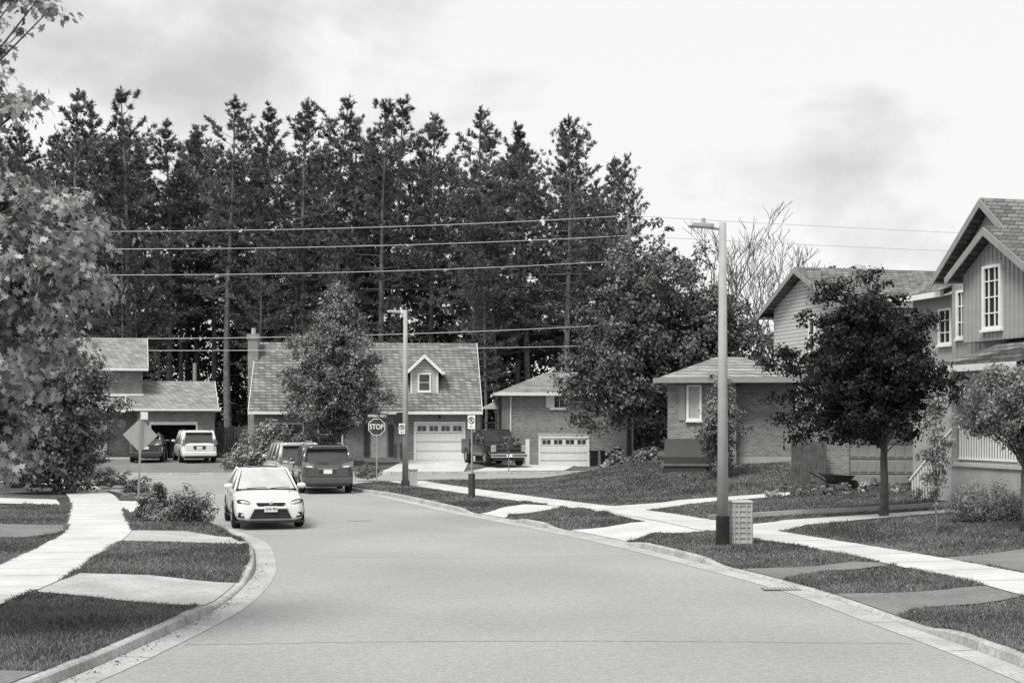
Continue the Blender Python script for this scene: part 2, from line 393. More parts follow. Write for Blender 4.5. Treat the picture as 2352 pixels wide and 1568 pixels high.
pt=.5+.25*np.sin(gx*1.7+np.sin(gy*1.1)*2)*np.cos(gy*1.3+gx*.6)+.25*np.sin(gx*4.1-gy*2.3+np.sin(gx*2.2))
hh_=RG.uniform(.025,.07,n)*(.7+.5*pt)*tall; hh_*=np.where(RG.random(n)<.01,1.8,1)
ww=.010*(gy/18)
az=RG.uniform(0,2*np.pi,n); lx=RG.normal(0,.6,n)*hh_; ly=RG.normal(0,.6,n)*hh_
V=np.stack([np.stack([gx-np.cos(az)*ww,gy-np.sin(az)*ww,gz],1),np.stack([gx+np.cos(az)*ww,gy+np.sin(az)*ww,gz],1),np.stack([gx+lx,gy+ly,gz+hh_],1)],1)
link(bpy.data.objects.new('grass',npmesh('grass',V,3,M['blade'])))
idx=RG.integers(34,80,420); C=[]
for i in idx:
    if i<len(LK)-1:
        p=LK[i]; t=(LK[i+1]-LK[i]).normalized(); r=abs(RG.normal(0,.13))+.02
        C.append((p.x+t.y*r+RG.normal(0,.2)*t.x,p.y-t.x*r+RG.normal(0,.2)*t.y,.02))
C=np.array(C); C=C[(C[:,1]>13)&(C[:,1]<27)]
link(bpy.data.objects.new('fallen_leaves',npmesh('fallen_leaves',leafquads(C,np.array([[0,0,1]])+RG.normal(0,.3,(len(C),3)),.035),4,M['shrubD'])))
def drain(loc,w,d):
    e=empty('storm_drain',loc); mb=MB(); mb.box(-w/2,w/2,-d/2,d/2,.006,.01); mb.make('frame',M['trimd'],e)
    mb=MB()
    for i in range(9):
        x=-w/2+.04+i*(w-.08)/8; mb.box(x-.016,x+.016,-d/2+.04,d/2-.04,.0105,.02)
    mb.make('bars',M['signg'],e)
drain((4.35,23.0,.008),.6,.35)
x,y=wx(825,38.6),38.6; e=empty('manhole_cover',(x,y,0)); prism('cover',[(.33*math.cos(a*.3927),.33*math.sin(a*.3927)) for a in range(16)],.004,.010,M['trimg'],e,'z')
# ------------------------------------------------------------------ trees
def trunkobj(par,mb,m): mb.make('trunk',m,par,True)
def broadleaf(name,loc,ells,nclump,nleaf,leaf,lm,bm,tr=.15,fork=None,cr=.55,seed=1,lobed=False,flatz=.65,lean=(0,0),extra=None,shell=.45,upb=.35):
    rng=np.random.default_rng(seed); par=empty(name,loc)
    ells=np.array(ells,float); w=(ells[:,3]*ells[:,4]*ells[:,5])**.8; w/=w.sum()
    zc=(ells[:,2]*w).sum(); zb=(ells[:,2]-ells[:,5]).min(); zt=(ells[:,2]+ells[:,5]).max()
    if fork is None: fork=max(.4,zb+.3)
    which=rng.choice(len(ells),nclump,p=w); E=ells[which]
    d=nrm(rng.normal(size=(nclump,3))); r=rng.uniform(0,1,nclump)**shell
    bump=1+.13*np.sin(d[:,0]*5+d[:,2]*7+seed)+.10*np.sin(d[:,1]*9-d[:,2]*5+seed*2)
    K=E[:,:3]+d*E[:,3:6]*(r*bump)[:,None]*.94*rng.uniform(.82,1.10,nclump)[:,None]
    if extra is not None: K=np.vstack([K,np.array(extra,float)])
    nk=len(K)
    crs=cr*rng.uniform(.45,1.45,nk)
    ctr=np.array([lean[0],lean[1],zc])
    cnt=np.maximum(6,(nleaf*(crs/cr)**1.6)).astype(int)
    ii=np.repeat(np.arange(nk),cnt)
    dd=nrm(rng.normal(size=(len(ii),3))); rr=rng.uniform(0,1,len(ii))**.7*rng.choice([1,1,1,1.35],len(ii))
    off=dd*rr[:,None]*crs[ii][:,None]; off[:,2]*=flatz
    off[:,2]-=.25*(off[:,0]**2+off[:,1]**2)/np.maximum(crs[ii],.05)
    C=K[ii]+off
    C[:,2]=np.maximum(C[:,2],.05)
    out=nrm(off)+.6*nrm(C-ctr)+rng.normal(0,.6,C.shape)+np.array([0,0,upb])
    me=npmesh('foliage',(leaflobes if lobed else leafquads)(C,out,leaf,rng=rng),14 if lobed else 4,lm)
    link(bpy.data.objects.new('foliage',me),par)
    mb=MB(); top=Vector((lean[0]*.6,lean[1]*.6,zt-.35*(zt-zb)))
    mb.tube([(0,0,-.2),(0.02,0,fork*.5),(lean[0]*.2,lean[1]*.2,fork),tuple((Vector((lean[0]*.2,lean[1]*.2,fork))+top)/2+Vector((.06,0,0))),tuple(top)],[tr*1.35,tr,tr*.9,tr*.55,tr*.15],9)
    for k in range(0,nk,max(1,nk//130)):
        e=Vector(K[k]); t=rng.uniform(.0,.7)
        s=Vector((lean[0]*.2,lean[1]*.2,fork)).lerp(top,t)
        if s.z>e.z: s.z=max(fork*.9,e.z-.4) if e.z>fork else fork
        m_=(s+e)/2+Vector((0,0,.12*(e-s).length))
        r0=tr*.28*(1-t*.6); mb.tube([s,m_,e],[r0,r0*.55,r0*.15],4,False)
    trunkobj(par,mb,bm); return par
def shrub(name,loc,r,n,leaf,lm,seed=1,nk=30):
    rng=np.random.default_rng(seed); par=empty(name,loc)
    d=nrm(rng.normal(size=(nk,3))); d[:,2]=np.abs(d[:,2])
    K=d*np.array(r)*rng.uniform(.3,1.05,nk)[:,None]
    ii=rng.integers(0,nk,n); c=min(r)*.42*rng.uniform(.6,1.2,nk)[ii]
    off=nrm(rng.normal(size=(n,3)))*(rng.uniform(0,1,n)**.5*c)[:,None]
    C=K[ii]+off; C[:,2]=np.abs(C[:,2])+.02
    out=nrm(off)+nrm(C)+rng.normal(0,.5,C.shape)+np.array([0,0,.3])
    link(bpy.data.objects.new('foliage',npmesh('foliage',leafquads(C,out,leaf,rng=rng),4,lm)),par)
    mb=MB()
    for k in range(0,nk,2): mb.tube([(0,0,-.05),tuple(K[k]*.5+np.array([0,0,.05])),tuple(K[k])],[.02,.012,.005],4,False)
    mb.make('stems',M['bark'],par); return par
def pinemeshes(seed,Ht,c0,R0):
    rng=np.random.default_rng(seed); mb=MB(); T=[];TD=[]
    bx,by=rng.normal(0,.25,2)
    def ax(z): t=z/Ht; return Vector((bx*t*t*2+.1*math.sin(t*7+seed),by*t*t*2,z))
    zs=np.linspace(-.3,Ht-.2,12); mb.tube([ax(z) for z in zs],[.27*(1-.93*max(0,z)/Ht)+.01 for z in zs],7)
    z=3.0
    while z<c0:
        if rng.random()<.8:
            a=rng.uniform(0,6.28); L=rng.uniform(.5,2.2); s=ax(z); mb.tube([s,s+Vector((math.cos(a)*L,math.sin(a)*L,rng.uniform(-.3,.2)))],[.035,.01],3,False)
        z+=rng.uniform(.3,.9)
    z=c0; lop=rng.uniform(0,6.28)
    while z<Ht-.25:
        f=(z-c0)/(Ht-c0)
        R=R0*(1-f)**.92*(.45+.55*min(1,f*2.2))*rng.choice([.5,.75,1.0,1.15,1.45])+.28
        nb=rng.integers(3,7); a0=rng.uniform(0,6.28)
        for k in range(nb):
            if rng.random()<.13: continue
            a=a0+k*2*math.pi/nb+rng.normal(0,.25); L=R*rng.uniform(.6,1.2)*(1+.25*math.cos(a-lop))
            el=math.radians(-4+62*f**1.7+rng.normal(0,7)); h=Vector((math.cos(a),math.sin(a),0)); sd=Vector((-h.y,h.x,0))
            s=ax(z); e=s+h*L*math.cos(el)+Vector((0,0,L*math.sin(el)+.16*L)); m_=s.lerp(e,.55)-Vector((0,0,.10*L))
            mb.tube([s,m_,e],[.05*(1-f)+.012,.02,.008],3,False)
            nt=int(L*6.5)+3
            tt=rng.uniform(.38 if L>1 else .1,1.03,nt)
            for t in tt:
                p=s.lerp(m_,t/.55) if t<.55 else m_.lerp(e,(t-.55)/.45)
                lat=rng.uniform(-1,1)*.32*L*math.sin(min(1,t)*2.5)
                p=p+sd*lat+Vector((0,0,rng.uniform(-.02,.08)))
                T.append(p); TD.append(h*.8+sd*lat*.8/max(L,.5)+Vector((0,0,.4+.9*f)))
        z+=rng.uniform(.5,.95)
    for i in range(7): T.append(ax(Ht-rng.uniform(0,.9))); TD.append(Vector((rng.normal(0,.3),rng.normal(0,.3),1)))
    T=np.array([tuple(t) for t in T]); TD=np.array([tuple(t) for t in TD])
    k=13; C=np.repeat(T,k,0); D=nrm(nrm(np.repeat(TD,k,0))*1.0+rng.normal(0,.45,C.shape))
    n=len(C); L=rng.uniform(.2,.46,n)[:,None]; S=nrm(np.cross(D,rng.normal(size=C.shape)))*rng.uniform(.018,.045,n)[:,None]
    V=np.stack([C,C+D*L*.55+S,C+D*L,C+D*L*.55-S],1).reshape(-1,3)
    fm=npmesh('needles',V,4,M['pine'])
    o=mb.make('tmp',M['barkp'],None,True); tm=o.data; bpy.data.objects.remove(o)
    return tm,fm
PM=[pinemeshes(11,25,8,5.0),pinemeshes(12,25,9.5,4.7),pinemeshes(13,25,7,5.2),pinemeshes(14,25,10.5,4.6),pinemeshes(15,25,8,4.8),pinemeshes(16,25,12,4.6),pinemeshes(17,25,9,4.4),pinemeshes(18,25,11,5.0)]
def pine(name,x,y,H,k,rot,par=None,wide=1):
    e=empty(name,(x,y,.2),rot)
    if par: e.parent=par
    s=H/25.0; e.scale=(s*wide,s*wide,s)
    for nme,me in zip(('trunk','needles'),PM[k%8]): link(bpy.data.objects.new(nme,me),e)
    return e
tops=[(-40,250,101),(62,285,103),(160,190,100),(232,240,107),(300,205,101),(392,285,104),(452,290,108),(522,220,100),(598,255,104),(690,226,100),(752,230,105),(805,270,109),(868,231,101),(910,234,106),(985,273,103),(1100,254,100),(1212,297,103),(1305,273,100),(1348,305,105),(1432,361,103)]
for i,(u,v,D) in enumerate(tops):
    pine('pine_tree',wx(u,D),D,wz(v,D)-.2,i,i*1.3,None,1.08 if u<1400 else .75)
pf=empty('pine_forest')
rr=random.Random(5)
for row,(D,n_) in enumerate(((108,15),(113,16),(119,17))):
    for i in range(n_):
        u=-60+(1440+60)*(i+.5+rr.uniform(-.4,.4))/n_
        tv=rr.uniform(310,410) if u<1250 else rr.uniform(380,470)
        pine('pine_tree_back',wx(u,D),D+rr.uniform(-2,2),wz(tv,D),rr.choice([0,1,3,4,5,6,7]),rr.uniform(0,6.28),pf,1.0)
for i in range(10):
    D=rr.uniform(97,100); u=rr.uniform(0,1250); pine('pine_tree_small',wx(u,D),D,rr.uniform(14,20),rr.randrange(6),rr.uniform(0,6.28),pf,.85)
ncl=1600; K=np.stack([RG.uniform(-52,15,ncl),RG.uniform(106,127,ncl),RG.uniform(0,1,ncl)**1.25*10],1)
ii=np.repeat(np.arange(ncl),60); off=nrm(RG.normal(size=(len(ii),3)))*(RG.uniform(0,1,len(ii))**.5)[:,None]*1.4
link(bpy.data.objects.new('understory',npmesh('understory',leafquads(K[ii]+off,nrm(off)+RG.normal(0,.5,off.shape)+np.array([0,-.2,.5]),.40),4,M['under'])),pf)
broadleaf('maple_tree',(wx(772,76),76,.3),[(0,0,3.7,3.15,2.7,2.5),(0,0,5.8,2.6,2.4,2.5),(0,0,7.8,1.5,1.4,1.9)],520,85,.16,M['mapleM'],M['bark'],.16,1.2,.46,3,extra=[(.1,0,9.45),(-.2,0,9.1),(.3,.1,8.9),(.5,0,9.0)])
ex=[(-5.6,-1.5,4.9),(-6.4,-1.5,4.2),(-5.0,-1.5,3.2),(-5.9,-1.4,3.6),(-6.6,-1.3,4.9),(-1,0,14.0),(-.2,0,13.6),(-2.4,0,13.5),(-3.2,0,12.7),(-1.6,0,13.9)]
broadleaf('maple_tree',(9.3,82,.1),[(-.8,0,8.4,4.7,4,5.2),(-4.0,-1,4.8,3.2,3,3.0),(2.8,0,6.8,3.1,3,4.4),(-1.5,0,6,4.0,3,4)],900,75,.23,M['mapleB'],M['bark'],.3,1.6,.66,4,extra=ex)
cx,cy=wx(1990,36),36
broadleaf('crimson_maple_tree',(wx(2030,36),cy,hz(cx,cy)),[(-.45,0,3.5,2.5,2.3,1.85),(-.4,0,4.7,1.75,1.6,1.4)],600,90,.105,M['mapleD'],M['bark'],.10,1.5,.30,5,extra=[(-.5,0,6.1),(.1,0,5.95),(-1.5,0,5.7),(.5,.1,5.6),(-.2,0,6.25),(-2.1,0,5.1),(-2.8,0,3.1)])
broadleaf('ornamental_tree',(wx(1655,50.5),50.5,hz(wx(1655,50.5),50.5)),[(0,0,1.5,1.05,.9,1.4),(.05,0,2.7,.6,.6,1.1)],150,60,.10,M['mapleM'],M['bark'],.06,.4,.24,6)
broadleaf('young_tree',(wx(2150,31.5),31.5,hz(wx(2150,31.5),31.5)),[(0,0,1.7,.42,.4,1.1),(-.05,0,2.7,.25,.25,.6)],85,34,.07,M['shrubL'],M['barkl'],.022,.5,.14,7)
broadleaf('young_tree',(wx(1168,70.6),70.6,.13),[(0,0,1.4,.35,.35,.6)],16,20,.11,M['shrubM'],M['barkl'],.025,.6,.17,8)
broadleaf('globe_tree',(wx(2352,31),31,hz(wx(2352,31),31)),[(0,0,2.8,1.5,1.3,.95)],260,120,.075,M['shrubL'],M['bark'],.07,1.2,.22,9)
rs=random.Random(3)
ex=[(3.55,-.4,7.6),(3.2,-.4,7.9),(2.9,0,7.5),(2.7,-.5,7.1),(3.3,-.2,7.3),(3.05,-.3,6.55),(3.35,-.2,6.45),(2.9,-.5,6.75),(3.5,-.2,6.5),(2.7,0,6.4),(3.0,0,7.75),(2.8,-.2,6.9),(3.7,-.3,7.55),(3.4,-.3,7.75),(3.1,-.2,7.1),(2.9,-.3,6.5),(3.25,-.3,7.65),(3.15,-.2,6.35)]
for i in range(225):
    z=rs.uniform(2.0,5.6)
    edge=3.6 if z>5.3 else (4.15 if z>3.6 else (3.75 if z>2.9 else 3.35))
    ex.append((rs.uniform(2.1,edge-.1),rs.uniform(-1.4,1.2),z+rs.uniform(-.1,.1)))
broadleaf('silver_maple_tree',(-9.2,17.3,hz(-9.2,17.3)),[(1.0,0,4.8,2.6,2.4,1.2),(1.4,0,3.6,2.3,2.2,1.3),(.8,0,2.6,2.2,2.0,1.0)],130,52,.115,M['mapleL'],M['bark'],.2,1.6,.29,10,lobed=True,extra=ex,upb=.5)
broadleaf('maple_tree',(-16.0,50,.12),[(0,0,3.4,2.4,2,2.5),(-.3,0,1.9,2.5,1.8,1.5),(-.4,0,1.0,2.3,1.5,.9)],420,80,.15,M['shrubM'],M['bark'],.15,.6,.4,11)
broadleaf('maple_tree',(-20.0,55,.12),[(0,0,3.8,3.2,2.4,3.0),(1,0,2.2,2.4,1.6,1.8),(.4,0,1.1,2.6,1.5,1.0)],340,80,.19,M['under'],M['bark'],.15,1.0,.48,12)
def baretree(loc,H,seed):
    rng=random.Random(seed); mb=MB()
    def br(p,d,L,r,dep):
        q=p+d*L; mid=p.lerp(q,.5)+Vector((rng.uniform(-.06,.06),rng.uniform(-.06,.06),0))*L
        mb.tube([p,mid,q],[r,r*.8,r*.6],4 if dep>1 else 6,False)
        if dep>=6 or L<.25: return
        for i in range(rng.choice([2,2,3])):
            nd=(d+Vector((rng.uniform(-.7,.7),rng.uniform(-.5,.5),rng.uniform(.0,.4)))).normalized()
            br(q if i<2 else mid,nd,L*rng.uniform(.65,.85),max(r*.6,.02),dep+1)
    br(Vector((0,0,0)),Vector((0,0,1)),H*.3,.22,0)
    e=empty('bare_tree',loc); mb.make('branches',M['bark'],e,True)
baretree((wx(1760,105),105,0),16.0,3); baretree((wx(1700,107),107,0),17.5,8); baretree((wx(1800,106),106,0),15.5,21); baretree((wx(1890,108),108,0),13.5,9)
broadleaf('maple_tree',(wx(1925,100),100,0),[(0,0,11.5,2.0,2,2.3),(0,0,8,3,3,3)],110,60,.27,M['mapleB'],M['bark'],.2,4,.6,31)
def sh(name,u,v,r,n,leaf,m,seed,nk=30,D=None):
    if D is None: x,y=sg(u,v)
    else: x,y=wx(u,D),D
    return shrub(name,(x,y,hz(x,y)),r,n,leaf,m,seed,nk)
sh('shrub',365,1185,(.62,.5,.85),2800,.07,M['shrubD'],1,40); sh('shrub',440,1198,(.62,.5,.85),3600,.07,M['shrubM'],2,44)
sh('shrub',368,1198,(.5,.4,.47),2400,.05,M['shrubL'],3,36); sh('shrub',335,1190,(.4,.4,.55),1200,.07,M['shrubD'],4)
sh('flower_bed',255,1115,(1.0,.6,.75),1800,.12,M['shrubL'],5); sh('flower_bed',315,1130,(.7,.5,.5),1100,.1,M['shrubM'],6); sh('flower_bed',225,1100,(.9,.6,.6),1200,.12,M['shrubL'],7)
sh('shrub',600,0,(1.7,1.2,2.6),4600,.18,M['shrubL'],8,60,D=74); sh('shrub',660,0,(1.3,1,2.0),2800,.18,M['shrubM'],9,40,D=75); sh('shrub',565,0,(1.0,1,1.3),1600,.16,M['shrubL'],10,30,D=74)
sh('shrub',725,0,(1.2,1,2.2),2400,.16,M['shrubM'],15,40,D=75.5)
sh('shrub',845,1098,(.6,.5,.65),1300,.1,M['shrubM'],11); sh('shrub',1410,1084,(.75,.6,1.25),1700,.2,M['shrubL'],12,26); sh('shrub',1485,1080,(.7,.6,1.3),1500,.22,M['shrubL'],13,22)
sh('shrub',1445,1086,(.6,.5,.9),1000,.18,M['shrubM'],14,22)
sh('hedge',2285,1196,(1.2,.6,.85),9000,.05,M['shrubL'],16,80); sh('hedge',2370,1190,(.9,.6,.95),5000,.05,M['shrubM'],17,60)
for i,(u,v) in enumerate([(1778,1142),(1832,1140),(1900,1138),(1985,1130),(2055,1132),(2105,1150),(2140,1158),(2010,1118),(1870,1128),(1945,1135)]):
    sh('flowering_plant',u,v,(.28,.22,.34),460,.07,M['flower'] if i in(0,3,4) else M['shrubL'],40+i,14)
sh('shrub',140,1055,(1.4,1,1.6),2500,.16,M['under'],60,40)
sh('shrub',60,1078,(1.7,1,1.8),3600,.13,M['shrubM'],61,50); sh('shrub',10,1095,(1.3,.8,1.5),3000,.12,M['shrubM'],62,50); sh('shrub',200,1062,(1.4,.8,1.3),2200,.14,M['shrubD'],63,40)
# ------------------------------------------------------------------ building parts
def window(par,x0,x1,z0,z1,y,nx=2,nz=2,glass=None,fr=.07,trim=None,name='window'):
    trim=trim or M['trim']; glass=glass or M['glassw']
    box(name+'_glass',x0+fr*.5,x1-fr*.5,y-.015,y+.03,z0+fr*.5,z1-fr*.5,glass,par)
    mb=MB(); d0,d1=y-.07,y+.02
    mb.box(x0-fr*.3,x0+fr,d0,d1,z0,z1); mb.box(x1-fr,x1+fr*.3,d0,d1,z0,z1); mb.box(x0+fr,x1-fr,d0,d1,z1-fr,z1); mb.box(x0+fr,x1-fr,d0,d1,z0,z0+fr)
    mb.box(x0-fr*.8,x1+fr*.8,y-.11,y-.001,z0-.07,z0-.002)
    for i in range(1,nx): x=x0+(x1-x0)*i/nx; mb.box(x-.016,x+.016,y-.05,y-.016,z0+fr,z1-fr)
    for i in range(1,nz): z=z0+(z1-z0)*i/nz; mb.box(x0+fr,x1-fr,y-.045,y-.017,z-.016,z+.016)
    mb.make(name+'_frame',trim,par)
def garagedoor(par,x0,x1,z0,z1,y,m,panes=4,trim=None):
    trim=trim or M['trim']
    mb=MB(); n=4; hh=(z1-z0)/n
    for i in range(n):
        mb.box(x0,x1,y-.03,y+.02,z0+i*hh+.016,z0+(i+1)*hh-.012)
        if i<n-1 or not panes:
            k=8
            for j in range(k):
                a=x0+(x1-x0)*(j+.12)/k; b=x0+(x1-x0)*(j+.88)/k
                mb.box(a,b,y-.05,y-.031,z0+i*hh+.1*hh+.03,z0+(i+1)*hh-.1*hh-.03)
    mb.make('garage_door',m,par)
    if panes:
        w=(x1-x0)/panes
        mb=MB()
        for j in range(panes): mb.box(x0+w*(j+.14),x0+w*(j+.86),y-.042,y-.031,z1-hh*.78,z1-hh*.22)
        mb.make('garage_door_window',M['glassw'],par)
        mb=MB()
        for j in range(panes):
            c=x0+w*(j+.5); mb.box(c-.015,c+.015,y-.05,y-.043,z1-hh*.78,z1-hh*.22)
        mb.make('garage_door_muntin',m,par)
    mb=MB(); mb.box(x0-.12,x0-.004,y-.08,y+.01,z0,z1+.12); mb.box(x1+.004,x1+.12,y-.08,y+.01,z0,z1+.12); mb.box(x0-.004,x1+.004,y-.08,y+.01,z1+.004,z1+.12)
    mb.make('garage_door_trim',trim,par)
def gable_x(par,x0,x1,y0,y1,ze,zr,m,trim=None,t=.14):
    trim=trim or M['trim']; yc=(y0+y1)/2
    prism('roof_front',[(y0,ze),(yc,zr),(yc,zr+t),(y0,ze+t)],x0,x1,m,par,'x')
    prism('roof_back',[(y1,ze),(y1,ze+t),(yc+.001,zr+t),(yc+.001,zr)],x0,x1,m,par,'x')
    mb=MB(); mb.box(x0-.02,x1+.02,y0-.12,y0-.003,ze-.06,ze+.1)
    mb.make('gutter',trim,par)
    for a,b in ((x0-.03,x0-.002),(x1+.002,x1+.03)):
        prism('bargeboard',[(y0,ze-.1),(yc,zr-.1),(yc,zr+t+.02),(y0,ze+t+.02)],a,b,trim,par,'x')
        prism('bargeboard_back',[(y1,ze-.1),(y1,ze+t+.02),(yc+.001,zr+t+.02),(yc+.001,zr-.1)],a,b,trim,par,'x')
def gable_y(par,x0,x1,y0,y1,ze,zr,m,trim=None,t=.14,bt=.12):
    trim=trim or M['trim']; xc=(x0+x1)/2
    prism('roof_left',[(x0,ze),(xc,zr),(xc,zr+t),(x0,ze+t)],y0,y1,m,par,'y')
    prism('roof_right',[(x1,ze),(x1,ze+t),(xc+.001,zr+t),(xc+.001,zr)],y0,y1,m,par,'y')
    prism('bargeboard_left',[(x0,ze-bt),(xc,zr-bt),(xc,zr+t-.03),(x0,ze+t-.03)],y0-.04,y0-.002,trim,par,'y')
    prism('bargeboard_right',[(x1,ze-bt),(x1,ze+t-.03),(xc+.001,zr+t-.03),(xc+.001,zr-bt)],y0-.04,y0-.002,trim,par,'y')
    mb=MB(); mb.box(x0-.12,x0-.003,y0,y1,ze-.06,ze+.1); mb.box(x1+.003,x1+.12,y0,y1,ze-.06,ze+.1); mb.make('gutter',trim,par)
def hip(par,x0,x1,y0,y1,ze,zr,m,trim=None,ins=None):
    trim=trim or M['trim']
    yc=(y0+y1)/2; ins=ins or (y1-y0)/2
    V=[(x0,y0,ze),(x1,y0,ze),(x1,y1,ze),(x0,y1,ze),(x0+ins,yc,zr),(x1-ins,yc,zr)]
    obj('roof',V,[(0,1,5,4),(1,2,5),(2,3,4,5),(3,0,4),(0,3,2,1)],m,par)
    mb=MB(); mb.box(x0-.1,x1+.1,y0-.1,y0-.003,ze-.16,ze+.02); mb.box(x0-.1,x0-.003,y0,y1,ze-.16,ze+.02); mb.box(x1+.003,x1+.1,y0,y1,ze-.16,ze+.02); mb.make('gutter',trim,par)
    box('soffit',x0,x1,y0,y1,ze-.06,ze-.004,M['trimg'],par)
def downspout(par,x,y,z0,z1): box('downspout',x-.04,x+.04,y-.09,y-.005,z0,z1,M['trim'],par)
# House A (left)
A=empty('brick_house',(wx(200,84),84,0),math.radians(15))
s=3267/85.5
ga0,ga1=(340-200)/s,(440-200)/s
ztop=wz(972,85.5); W1=(482-200)/s; xw=(322-200)/s; zb=-.2
ze=wz(941,85.5); zr=wz(880,89)
box('garage_wall_left',xw-.35,ga0,0,.25,zb,ze+.2,M['brick'],A); box('garage_wall_right',ga1,W1,0,.25,zb,ze+.2,M['brick'],A)
box('garage_wall_top',ga0,ga1,0,.25,ztop,ze+.2,M['brick'],A)
prism('garage_wall_side',[(.25,zb),(6.75,zb),(6.75,ze+.2),(3.5,zr-.1),(.25,ze+.2)],W1-.25,W1,M['brick'],A,'x'); box('garage_wall_back',xw-.35,W1-.25,6.75,7,zb,ze+.2,M['brick'],A)
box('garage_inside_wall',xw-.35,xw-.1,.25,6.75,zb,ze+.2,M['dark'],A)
mb=MB()
for a in range(5): mb.box(ga0+.3+a*.45,ga0+.6+a*.45,5.2,5.6,.3,.8+.35*((a*7)%3))
mb.box(ga0+.2,ga1-.2,6.2,6.6,1.3,1.4); mb.make('garage_shelf',M['curtain'],A)
mb=MB(); mb.box(ga0-.1,ga0-.004,-.05,.2,.3,ztop+.1); mb.box(ga1+.004,ga1+.1,-.05,.2,.3,ztop+.1); mb.box(ga0-.004,ga1+.004,-.05,.2,ztop-.08,ztop+.1); mb.make('garage_trim',M['trim'],A)
gable_x(A,xw-1.0,W1+.2,-.4,7.4,ze,zr,M['shingle2'])
z2=wz(850,86.5); zr2=wz(782,90)
box('wall',-3.5,xw-.005,1.5,8.5,zb,z2,M['brick'],A)
gable_x(A,-4,xw+.3,1.0,9.0,z2,zr2,M['shingle2'])
prism('gable_wall',[(1.5,z2+.001),(8.5,z2+.001),(5,zr2-.1)],xw-.3,xw-.01,M['brick'],A,'x')
box('ledge',.2,xw+.05,1.3,1.49,wz(910,86),wz(904,86),M['trim'],A)
prism('porch_roof',[(-.2,ze+.02),(1.5,wz(908,86)-.05),(1.5,wz(908,86)-.25),(-.2,ze-.15)],-3,xw-1.02,M['shingle2'],A,'x')
box('porch_fascia',-3,xw-1.02,-.26,-.203,ze-.15,ze+.05,M['trim'],A)
box('porch_floor',-1.2,xw+.1,-.6,1.5,0,.42,M['concrete'],A)
box('front_door',.15,1.1,1.42,1.49,.45,2.65,M['trim'],A); box('door_glass',.3,.95,1.38,1.41,1.2,2.5,M['curtain'],A)
prism('octagon_window',[(1.95+.28*math.cos(.39+k*.785),2.45+.28*math.sin(.39+k*.785)) for k in range(8)],1.44,1.49,M['curtain'],A)
window(A,-.4,.9,z2-1.5,z2-.4,1.5,2,2)
mb=MB(); mb.tube([(6.4,4.6,zr-1),(6.4,4.6,wz(832,89))],[.12,.12],8); mb.make('vent_pipe',M['metal'],A)
# House B
B=empty('brick_house',(-14.6,80.4,0),math.radians(5))
BW=12.55; ze=3.05; zr=7.15
bw_=[(0,-.3),(9,-.3),(9,3.2),(4.4,6.95),(0,3.2)]
prism('side_wall',bw_,0,.25,M['brick'],B,'x'); prism('side_wall',bw_,BW-.25,BW,M['brick'],B,'x')
box('front_wall',.25,BW-.25,0.002,.25,-.3,3.25,M['brick2'],B); box('back_wall',.25,BW-.25,8.75,8.998,-.3,3.2,M['brick'],B)
gable_x(B,-.25,BW+.35,-.55,9.35,ze,zr,M['shingle'])
mb=MB(); mb.box(-.62,-.02,3.0,3.95,-.3,wz(780,84)); mb.box(-.68,.04,2.94,4.01,wz(780,84),wz(768,84)); mb.make('chimney',M['brick'],B)
mb=MB(); mb.tube([(-.32,3.4,wz(768,84)),(-.32,3.4,wz(754,84))],[.14,.12],8); mb.make('chimney_pot',M['stucco'],B)
gx0=9.15;gx1=11.85
garagedoor(B,gx0,gx1,.33,2.45,0,M['doorw'],4)
window(B,1.0,2.8,1.2,2.5,0,3,2); window(B,3.6,5.0,1.2,2.5,0,2,2)
box('front_door',6.6,7.5,-.05,0,.5,2.5,M['curtain'],B); box('shutter',6.2,6.5,-.04,0,.6,2.4,M['signd'],B); box('shutter',7.6,7.9,-.04,0,.6,2.4,M['signd'],B)
box('steps',6.2,8.3,-1.2,-.001,0,.45,M['stucco'],B)
box('address_plate',8.35,8.65,-.03,-.001,2.35,2.5,M['signw'],B)
mb=MB()
for t in (8.0,8.3): 
    mb.tube([(t,-1.15,.4),(t,-1.15,1.35)],[.02,.02],4); mb.tube([(t,-.05,.45),(t,-.05,1.35)],[.02,.02],4)
mb.tube([(8.3,-1.15,1.35),(8.3,-.05,1.35)],[.02,.02],4); mb.make('railing',M['black'],B)
mb=MB(); mb.tube([(10.5,-.14,2.75),(10.5,-.14,3.0)],[.07,.05],6); mb.box(10.47,10.53,-.14,0,2.98,3.02); mb.make('wall_lantern',M['black'],B)
dx=9.65; box('dormer_wall',dx-.75,dx+.75,.72,3.0,3.9,5.5,M['siding'],B)
prism('dormer_gable',[(dx-.75,5.501),(dx+.75,5.501),(dx,6.25)],.72,3.2,M['siding'],B)
gable_y(B,dx-1.05,dx+1.05,.45,3.6,5.35,6.35,M['shingle'])
window(B,dx-.36,dx+.36,4.3,5.35,.72,1,2,M['glassw'])
mb=MB()
for a in (dx-.8,dx+.7): mb.box(a,a+.1,.68,.717,4.0,5.45)
mb.make('corner_trim',M['trim'],B)
downspout(B,BW-.06,0,.1,3.0)
d=empty('garden_deck',(-1.9,90,.35)); mb=MB(); mb.box(0,2.6,0,2,1.1,1.25)
for a in np.arange(0,2.6,.16): mb.box(a,a+.04,-.02,.02,1.25,2.1)
mb.box(-.02,2.62,-.04,.04,2.1,2.18)
for a in (0,1.3,2.5): mb.box(a,a+.1,0,.1,0,1.1)
mb.make('deck',M['wood'],d); mb=MB(); mb.box(.1,.2,.2,.3,1.25,3.0); mb.box(2.3,2.4,.2,.3,1.25,3.0); mb.make('posts',M['wood'],d)
